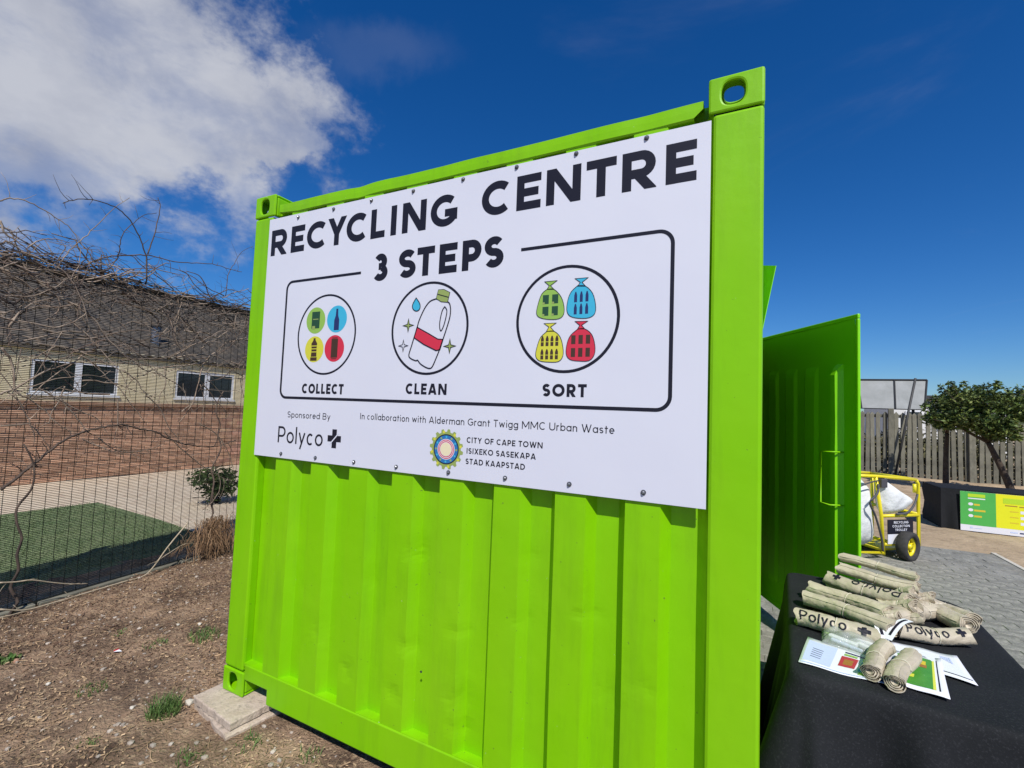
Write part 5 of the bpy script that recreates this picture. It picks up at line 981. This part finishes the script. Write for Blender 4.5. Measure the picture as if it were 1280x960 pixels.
# the pile's lower layer
for i, (p, q, lb) in enumerate((((2.80, 1.20, .722), (3.06, 1.09, .722), 'rearmost beige roll in the bottom layer of the pile'), ((2.76, 1.09, .722), (3.02, .97, .722), 'second beige roll in the bottom layer of the pile'), ((2.93, .985, .700), (3.06, .93, .745), 'crumpled beige roll end sticking out right of the pile'), ((2.90, .87, .700), (3.03, .83, .735), 'crumpled beige roll end beside the short roll'), ((3.03, 1.07, .735), (3.12, 1.02, .765), 'beige roll end poking out at the back right of the pile'), ((2.92, .92, .725), (3.02, .86, .76), 'beige roll end on top at the right of the pile'), ((2.965, 1.005, .74), (3.05, .965, .79), 'small crumpled beige end on top of the pile middle'), ((2.87, .80, .705), (2.945, .775, .745), 'crumpled beige roll end just behind the front lettered roll'), ((3.06, 1.00, .725), (3.135, .985, .73), 'crumpled beige end next to the back right bundle'))):
    roll(p, q, .034 - .002 * i % .009, lb, 30 + i, ties=(.55,))
# second tube of the back-right bundle
roll((3.105, 1.16, .722), (3.215, .935, .722), .034, 'outer tube of the back right pair with dark coiled end', 41)

# ---- leaflets
def leaflet(name, label, quad, arts=(), lift=0., curl=.0, cat='leaflet'):
    th = thing(name, label, cat, group='printed leaflets on the black table')
    P = [Vector(v) for v in quad]
    def F(u, v, e=0.):
        p = P[0].lerp(P[1], v).lerp(P[3].lerp(P[2], v), u); return (p.x, p.y, ZT + .004 + lift + e + curl * (u - .5) ** 2 + .002 * math.sin(u * 9 + v * 4))
    b = MB(); b.grid(lambda u, v: F(u, v), 12, 8); b.obj('sheet', 'paper', th, smooth=True, solid=.0006)
    for k, (u0, v0, u1, v1, m_) in enumerate(arts):
        b = MB(); b.grid(lambda u, v: F(u0 + (u1 - u0) * u, v0 + (v1 - v0) * v, .0008 + k * .0001), 8, 4); b.obj('printed_area', m_, th, smooth=True)
    return th
A = D['leafA']
leaflet('leaflet', 'long pale blue and white leaflet with red and blue pictures at the table front', [A[0], A[1], A[2], A[3]], [(.03, .12, .35, .9, 'plil')] + [(.10, .30 + k * .08, .22, .32 + k * .08, 'navy') for k in range(5)] + [(.42, .28, .60, .66, 'pred'), (.46, .36, .56, .56, 'pbrown'), (.64, .22, .92, .62, 'pblue'), (.66, .10, .85, .20, 'igreen'), (.02, .03, .98, .06, 'plil'), (.86, .05, .97, .17, 'pblue'), (.44, .70, .58, .76, 'igreen'), (.44, .80, .90, .84, 'navy'), (.64, .66, .72, .76, 'pyel')], 0., .01)
A = D['leafC']; leaflet('leaflet', 'white sheet with grey text sticking out at the right of the others', [A[2], A[3], A[4], A[0]], [(.45, .12, .98, .15, 'ink')] + [(.72 + .03 * k, .72 - k * .03, .745 + .03 * k, .85, 'plil') for k in range(5)], .001, .01)
A = D['leafB']; q = D['leafBg']
th = leaflet('leaflet', 'green leaflet with white border lying under the two rolled bags', [A[1], A[2], A[3], A[0]], [(.08, .10, .80, .92, 'pgreen'), (.80, .10, .84, .92, 'pyel'), (.45, .62, .70, .72, 'pbrown'), (.55, .70, .68, .82, 'borange'), (.30, .30, .52, .38, 'pyel'), (.34, .40, .42, .48, 'pyel'), (.88, .1, .90, .92, 'ink')], .0025, .012)
# white printed card / ribbon-like folded strips
b = MB(); W4 = D['wb']; z = ZT + .01
th = thing('folded_card', 'white folded card with black print between the bag pile and single roll', 'card')
c = Vector((2.885, .70, z))
for k, (ang, l_, w_, m_) in enumerate(((70, .16, .05, 'paper'), (92, .15, .035, 'paper'), (50, .15, .03, 'paper'))):
    d_ = Vector((math.cos(R(ang)), math.sin(R(ang)), .12 + .1 * k)).normalized(); s_ = Vector((-d_.y, d_.x, 0)); p0 = c + Vector((-.03 + .01 * k, -.07, .004 * k))
    b = MB(); b.grid(lambda u, v: p0 + d_ * l_ * u + s_ * (v - .5) * w_ + Vector((0, 0, .02 * math.sin(u * 3.1))), 8, 2); b.obj('strip', 'paper', th, solid=.0008)
    b = MB(); b.grid(lambda u, v: p0 + d_ * l_ * (.1 + .8 * u) + s_ * ((v - .5) * .28) * w_ + Vector((0, 0, .002 + .02 * math.sin((.1 + .8 * u) * 3.1))), 8, 1); b.obj('print', 'ink' if k else 'plil', th)
# clear plastic pack with small items
pk = thing('plastic_pack', 'clear plastic pack of small green and white items in front of the bag pile', 'pack')
c = Vector((2.735, .615, ZT))
def pkf(u, v):
    P = [Vector((2.655, .50, 0)), Vector((2.675, .66, 0)), Vector((2.855, .62, 0)), Vector((2.80, .44, 0))]
    p = P[0].lerp(P[1], v).lerp(P[3].lerp(P[2], v), u); e = (math.sin(math.pi * u) * math.sin(math.pi * v)) ** .5
    return (p.x, p.y, ZT + .010 + .040 * e + .014 * noise.noise(Vector((p.x * 28, p.y * 28, 1))) * e)
MB().grid(pkf, 24, 18).obj('film', 'plastic', pk, smooth=False)
for (x, y, a, l_, w_, h_, m_) in ((2.70, .60, 20, .06, .03, .012, 'igreen'), (2.725, .54, -30, .09, .022, .016, 'paper'), (2.775, .565, -35, .09, .018, .02, 'bwhite'), (2.765, .60, -20, .05, .024, .022, 'pyel'), (2.69, .56, 10, .04, .03, .01, 'leafd'), (2.80, .52, -40, .08, .02, .014, 'paper'), (2.73, .51, -32, .10, .012, .012, 'plil')):
    ca, sa = math.cos(R(a)), math.sin(R(a)); MB().box((-l_ / 2, -w_ / 2, 0), (l_ / 2, w_ / 2, h_), X=lambda v: (x + v[0] * ca - v[1] * sa, y + v[0] * sa + v[1] * ca, ZT + .005 + v[2])).obj('packed_item', m_, pk, bevel=.004)

# ================================================================== trolley
tr = thing('trolley', 'yellow two-wheeled recycling trolley with white bag beyond the open door', 'trolley')
E = Vector((.76, .65, 0)).normalized(); Nn = Vector((.63, -.78, 0)).normalized(); A0 = Vector((3.84, 5.06, 0))
TPp = lambda s_, z, o_=0.: A0 + E * s_ + Nn * o_ + Vector((0, 0, z))
b = MB(); r_ = .019
def bar(*pp): b.tube([tuple(p) for p in pp], r_, 8)
bar(TPp(-.42, .895), TPp(-.03, .885), TPp(.55, .845)); bar(TPp(-.06, .88), TPp(.02, .45), TPp(.05, -.0))
bar(TPp(.55, .845), TPp(.585, .80), TPp(.585, .08), TPp(.56, .03), TPp(.47, .02)); bar(TPp(.03, .435), TPp(.585, .435)); bar(TPp(.05, .115), TPp(.585, .115)); bar(TPp(-.42, .895), TPp(-.40, .05), TPp(.05, .02))
for s_ in (-.41, .575): bar(TPp(s_, .45), TPp(s_, .45, -.55))
bar(TPp(-.42, .895, -.55), TPp(.55, .845, -.55)); bar(TPp(-.40, .05, -.55), TPp(-.41, .895, -.55)); bar(TPp(.585, .84, -.55), TPp(.585, .05, -.55)); bar(TPp(.55, .845), TPp(.55, .845, -.55)); bar(TPp(-.42, .895), TPp(-.42, .895, -.55))
bar(TPp(.585, .05, -.55), TPp(-.40, .05, -.55)); bar(TPp(.30, .10, .03), TPp(.30, .10, -.58)); bar(TPp(.50, .80, .02), TPp(.50, .70, .02)); 
b.obj('frame', 'yellow', tr, smooth=True)
b = MB()
def TX(v): return tuple(TPp(v[0], v[2], v[1]))
MB().box((.085, .018, .235), (.465, .026, .395), X=TX).obj('black_sign_plate', 'ink', tr); sp_ = [o for o in C.objects if o.name.startswith('black_sign_plate')][-1]
def FT(x, z, e): return tuple(TPp(x, z, .0275 + e))
for ar in (('RECYCLING', .17, .39, .352, .378, .2), ('COLLECTION', .15, .41, .310, .336, .2), ('TROLLEY', .19, .37, .268, .294, .2)): b = MB(); text(b, *ar, FT); b.obj('lettering', 'bwhite', sp_)
MB().box((.085, .018, .125), (.465, .026, .232), X=TX).obj('white_sign_plate', 'bwhite', tr)
MB().box((.06, -.5, .03), (.56, -.05, .05), X=TX).obj('base_plate', 'yellow', tr)
def wheel(c_, o_):
    wb_ = MB(); ax = Vector((.78, -.62, 0)).normalized(); up = Vector((0, 0, 1)); fw = Vector((.62, .78, 0)).normalized(); n_ = 28; prof_ = [(.105, -.05), (.14, -.058), (.163, -.044), (.166, 0), (.163, .044), (.14, .055), (.105, .045)]
    for k in range(n_):
        a = 2 * math.pi * k / n_; wb_.v += [tuple(c_ + (fw * math.cos(a) + up * math.sin(a)) * rr_ + ax * oo) for rr_, oo in prof_]
    m_ = len(prof_); wb_.f = [(k * m_ + i, ((k + 1) % n_) * m_ + i, ((k + 1) % n_) * m_ + (i + 1) % m_, k * m_ + (i + 1) % m_) for k in range(n_) for i in range(m_)]; wb_.m = [0] * len(wb_.f)
    wv = wb_.obj('wheel', 'tyre', tr, smooth=True); rb_ = MB()
    rb_.tube([tuple(c_ - ax * .03), tuple(c_ + ax * .034)], .028, 12)
    for k in range(n_):
        a = 2 * math.pi * k / n_; rb_.v += [tuple(c_ + (fw * math.cos(a) + up * math.sin(a)) * rr_ + ax * oo) for rr_, oo in ((.108, -.028), (.108, .028), (.088, .02), (.088, -.02))]
    o0 = len(rb_.v) - 4 * n_; ff = [(o0 + k * 4 + i, o0 + ((k + 1) % n_) * 4 + i, o0 + ((k + 1) % n_) * 4 + (i + 1) % 4, o0 + k * 4 + (i + 1) % 4) for k in range(n_) for i in range(4)]; rb_.f += ff; rb_.m += [0] * len(ff)
    for k in range(6): a = math.pi * k / 3 + .3; d_ = fw * math.cos(a) + up * math.sin(a); rb_.tube([tuple(c_ + d_ * .02), tuple(c_ + d_ * .095)], .012, 6)
    rb_.obj('rim', 'yellow', wv, smooth=True)
wheel(TPp(.30, .110, .085), 1); wheel(TPp(.30, .110, -.62), 1)
# bags hung in the frame
def pouch(pts, o0, bulge, name, m_):
    b = MB(); n_ = len(pts); P = [Vector((x, z)) for x, z in pts]; c_ = sum(P, Vector((0, 0))) / n_; rings_ = 6
    for sgn in (1, -1):
        o = len(b.v)
        for k in range(rings_):
            f = 1 - k / rings_
            for p in P:
                q = c_ + (p - c_) * f; bl_ = bulge * math.sqrt(max(0, 1 - f * f)) * sgn + .02 * noise.noise(Vector((q.x * 9, q.y * 9, sgn))) * (1 - f); b.v.append(tuple(TPp(q.x, q.y, o0 + bl_)))
        b.v.append(tuple(TPp(c_.x, c_.y, o0 + bulge * sgn)))
        for k in range(rings_ - 1): b.f += [(o + k * n_ + i, o + k * n_ + (i + 1) % n_, o + (k + 1) * n_ + (i + 1) % n_, o + (k + 1) * n_ + i) for i in range(n_)]
        b.f += [(o + (rings_ - 1) * n_ + i, o + (rings_ - 1) * n_ + (i + 1) % n_, len(b.v) - 1) for i in range(n_)]
    b.m = [0] * len(b.f); return b.obj(name, m_, tr, smooth=True)
def c2(pts, k=3): return [(p.x, p.y) for p in curve([(x, z, 0) for x, z in pts] + [(pts[0][0], pts[0][1], 0)], k)][:-1]
pouch(c2([(.0, .84), (.12, .84), (.34, .72), (.56, .60), (.45, .51), (.32, .46), (.15, .45), (.04, .50)]), -.05, .09, 'white_pouch', 'bagw')
pouch(c2([(-.38, .84), (-.2, .85), (-.05, .80), (-.02, .5), (.02, .2), (.0, .08), (-.2, .08), (-.38, .10)]), -.16, .15, 'white_bag', 'bagw')
b = MB(); b.tube(curve([TPp(-.06, .80, .03), TPp(-.10, .70, .05), TPp(-.22, .60, .06), TPp(-.13, .45, .05), TPp(-.03, .2, .04), TPp(0, .05, .03)], 4), .012, 6); b.tube(curve([TPp(.20, .46, .03), TPp(.33, .48, .06), TPp(.45, .57, .05), TPp(.53, .68, .03)], 4), .012, 6); b.tube(curve([TPp(-.38, .76, .03), TPp(-.2, .82, .04), TPp(-.06, .84, .03)], 4), .008, 6); b.obj('strap', 'rubber', tr, smooth=True)
MB().box((-.02, -.03, .76), (.07, .04, .86), X=TX).obj('clamp', 'rubber', tr, bevel=.01)

# ================================================================== far table with banner
ft = tag(MB().grid(lambda u, v: (5.16 + 2.7 * u, 7.66 + .025 * math.sin(u * 70) * v, .545 - (.545 - G - .01) * v), 160, 8).obj('tablecloth', 'cloth', smooth=True), 'long black cloth on the table behind the green and yellow banner', 'tablecloth')
b = MB(); b.grid(lambda u, v: (5.16 - .015 * math.sin(v * 9) * u, 7.66 + .75 * u + .0, .545 - (.545 - G - .01) * v), 10, 6); b.grid(lambda u, v: (5.16 + 2.7 * u, 7.66 + .75 * v, .547), 8, 3); o = b.obj('cloth_top', 'cloth', ft)
ftb = thing('display_table', 'table under the long black cloth behind the banner', 'table')
MB().box((5.19, 7.70, .50), (7.83, 8.38, .535)).obj('tabletop', 'bwhite', ftb)
for x in (5.3, 7.7):
    for y in (7.8, 8.3): MB().tube([(x, y, G), (x, y, .50)], .015, 6).obj('leg', 'steel', ftb)
bn = thing('banner', 'green and yellow printed banner hanging on the front of the far black table', 'banner')
BY = 7.612
MB().box((5.365, BY, -.045), (7.3, BY + .006, .53)).obj('sheet', 'bwhite', bn)
def brect(x0, x1, z0_, z1_, m_, k=1, nm='printed_area'): b = MB(); b.add([(x0, BY - .001 * k, z0_), (x1, BY - .001 * k, z0_), (x1, BY - .001 * k, z1_), (x0, BY - .001 * k, z1_)], [(0, 1, 2, 3)]); return b.obj(nm, m_, bn)
brect(5.365, 5.755, .045, .53, 'bgreen'); brect(5.755, 7.3, .045, .53, 'byel'); brect(5.45, 5.64, .455, .50, 'blime', 2); brect(5.45, 5.64, .425, .44, 'bwhite', 2)
for k in range(3):
    z = .35 - .085 * k; b = MB(); b.add([(5.48 + .028 * math.cos(a), BY - .002, z + .022 * math.sin(a)) for a in [math.pi * i / 8 for i in range(16)]], [tuple(range(16))]); b.obj('printed_area', 'bwhite', bn); brect(5.515, (5.58, 5.64, 5.60)[k], z - .018, z + .008, 'borange', 2)
brect(5.83, 6.10, .40, .475, 'blime', 2); brect(6.13, 6.45, .40, .475, 'blime', 2); brect(5.85, 5.98, .365, .378, 'pbrown', 2); brect(6.0, 6.14, .36, .373, 'pbrown', 2)
for k in range(3): brect(5.90, 5.99, .285 - .08 * k, .30 - .08 * k, 'borange', 2); brect(6.01, 6.14, .27 - .08 * k, .31 - .08 * k, 'bwhite', 2)
brect(5.47, 5.50, -.005, .02, 'plil', 2); brect(5.51, 5.60, .0, .008, 'plil', 2); brect(5.90, 5.98, -.01, .008, 'plil', 2); brect(6.0, 6.10, -.012, .006, 'navy', 2)

# ================================================================== palisade fence
pf = thing('palisade_fence', 'grey concrete palisade fence across the far side of the yard', 'fence')
pale = MB(); pale.add([(-.046, -.02, 0), (.046, -.02, 0), (.046, .03, 0), (-.046, .03, 0), (-.046, -.02, 1.80), (.046, -.02, 1.80), (.046, .03, 1.80), (-.046, .03, 1.80), (0, -.01, 1.86), (0, .02, 1.86)], [(0, 1, 5, 4), (1, 2, 6, 5), (2, 3, 7, 6), (3, 0, 4, 7), (4, 5, 8), (5, 6, 9, 8), (6, 7, 9), (7, 4, 8, 9)])
pme = pale.mesh('pale', 'concrete'); x = 3.0
while x < 13.5:
    o = bpy.data.objects.new('pale', pme); C.objects.link(o); o.parent = pf; o.location = (x, 15.0 - (x - 6.3) * .1, G + .02 + rng.uniform(-.015, .015)); o.rotation_euler = (0, R(rng.uniform(-.9, .9)), R(rng.uniform(-5, 5))); x += .132
for k in range(-2, 5):
    x = 6.30 + 1.66 * k; y = 15.0 - (x - 6.3) * .1; MB().box((x - .065, y - .09, G - .1), (x + .065, y - .025, 1.92)).obj('post', 'concrete', pf, bevel=.012)
for z in (.25, 1.66):
    MB().add([(x_, 15.0 - (x_ - 6.3) * .1 + dy, z + dz_) for x_ in (3.0, 13.4) for dy, dz_ in ((.032, 0), (.075, 0), (.075, .09), (.032, .09))], [(0, 1, 5, 4), (1, 2, 6, 5), (2, 3, 7, 6), (3, 0, 4, 7), (0, 3, 2, 1), (4, 5, 6, 7)]).obj('cross_rail', 'concrete', pf)
tag(MB().grid(lambda u, v: (2.6 + 12 * u, 14.6 + 1.0 * v - 1.1 * u + 0, G - .02 + (.12 + .03 * noise.noise(Vector((u * 30, v * 3, 0)))) * math.sin(math.pi * v)), 80, 6).obj('sand_bank', 'ground', smooth=True), kind='structure')
b = MB(); rr = random.Random(9)
for k in range(90): leafcloud(b, (rr.uniform(3, 15), rr.uniform(15.9, 18.5), rr.uniform(.1, 1.0)), (.75, .5, .5), 190, .075, rr, gaps=0)
tag(b.obj('scrub', 'scrub'), 'olive scrub growing behind the palisade fence', 'scrub', kind='stuff')
# tilted sheet roof seen over the fence
rf = thing('shelter_roof', 'tilted grey sheet shelter with dark frame rising behind the palisade fence', 'shelter')
def rp(x, s_, o=0): return (x - .0 - .22 * (1 - s_) * (1 if x > 7 else .0), 16.75 + .55 * s_ - o, 1.95 + .965 * s_)
b = MB(); b.grid(lambda u, v: rp(4.6 + 3.17 * u, v), 20, 4); b.obj('roof_sheet', 'panelg', rf, solid=.02)
b = MB()
for x in (4.6, 5.98, 6.86, 7.77): b.tube([rp(x if x != 6.86 else 6.84, 0, .03), rp(x if x != 6.86 else 6.95, 1, .03)], .025, 4)
b.tube([rp(4.6, 1, .03), rp(7.77, 1, .03)], .03, 4); b.tube([rp(4.6, 0, .03), rp(7.77, 0, .03)], .015, 4); b.obj('frame', 'pframe', rf)
for x in (4.8, 7.4): MB().tube([(x, 17.2, G), (x, 17.2, 2.7)], .04, 6).obj('post', 'pframe', rf)
tag(MB().tube([(6.31, 14.72, G), (6.83, 14.86, 2.78)], .03, 8).obj('leaning_pole', 'pframe', smooth=True), 'dark pole leaning against the palisade fence', 'pole')
fb = thing('white_building', 'distant white building with flat dark roof beyond the palisade fence', 'building')
MB().box((9.9, 30, G), (14.5, 36, 2.82)).obj('wall', 'wallw', fb); MB().box((9.7, 29.7, 2.82), (14.7, 36.3, 3.04)).obj('roof', 'pframe', fb)
for x in (10.5, 11.7, 12.9):
    o = MB().box((x, 29.93, 1.3), (x + .7, 29.99, 2.2)).obj('window', 'wframe', fb); MB().box((x + .05, 29.915, 1.35), (x + .65, 29.928, 2.15)).obj('pane', 'glass', o)

# ================================================================== trees on the right
def tree(label, base, trunk_pts, clumps, rt, seed, n_per=1900, leaf=.046):
    t_ = thing('tree', label, 'tree', group='bushy trees in front of the palisade fence'); rr = random.Random(seed); b = MB(); tp = curve(trunk_pts, 4); b.tube(tp, rt, 8, taper=.6)
    b.obj('trunk', 'bark', t_, smooth=True); b = MB()
    for c_, rad in clumps: 
        m_ = tp[-1].lerp(Vector(c_), .5) + Vector((rr.uniform(-.1, .1), rr.uniform(-.1, .1), .05)); b.tube(curve([tp[-1], m_, c_], 3), rt * .5, 6, taper=.35)
        for k in range(5): b.tube([Vector(c_).lerp(tp[-1], .2), Vector(c_) + Vector((rr.uniform(-1, 1) * rad[0], rr.uniform(-1, 1) * rad[1], rr.uniform(-.5, 1) * rad[2]))], rt * .18, 4, taper=.4)
    b.obj('limb', 'bark', t_, smooth=True); b = MB()
    for c_, rad in clumps:
        leafcloud(b, c_, rad, n_per, leaf, rr, (0, 0, 0, 1), gaps=1)
        for k in range(12):
            a = Vector((rr.gauss(0, 1), rr.gauss(0, 1), abs(rr.gauss(0, .8)) + .1)).normalized(); q = Vector(c_) + Vector((a.x * rad[0], a.y * rad[1], a.z * rad[2])) * rr.uniform(.85, 1.12)
            leafcloud(b, q, (.09, .09, .11), 40, leaf, rr, (0, 1))
    tag(b.obj('crown', ['leafg', 'leafd'], t_), kind='stuff'); return t_
tree('bushy green tree with slanting dark trunk above the banner', None, [(7.83, 12.4, G), (7.66, 12.45, .55), (7.45, 12.5, 1.15)], [((7.0, 12.4, 1.95), (.55, .5, .48)), ((7.55, 12.3, 2.0), (.55, .5, .46)), ((7.3, 12.2, 1.55), (.5, .5, .28)), ((8.0, 12.4, 1.85), (.5, .5, .5)), ((7.6, 12.2, 1.38), (.42, .4, .22)), ((6.75, 12.4, 1.6), (.38, .4, .24))], .075, 3)
tree('smaller tree with straight dark trunk left of the slanting one', None, [(6.93, 13.2, G), (6.94, 13.2, .7), (6.97, 13.2, 1.3)], [((6.85, 13.1, 1.75), (.45, .4, .45)), ((7.2, 13.2, 2.15), (.45, .4, .38))], .065, 8, 1100)
tree('dark tree at the right picture edge, tallest of the three', None, [(8.75, 12.1, G), (8.6, 12.1, .8), (8.7, 12.1, 1.4)], [((8.75, 12.0, 2.1), (.62, .5, .6)), ((8.45, 11.9, 1.6), (.45, .5, .34)), ((9.2, 12.0, 2.0), (.6, .5, .6)), ((8.85, 12.1, 2.55), (.4, .4, .3))], .09, 13)
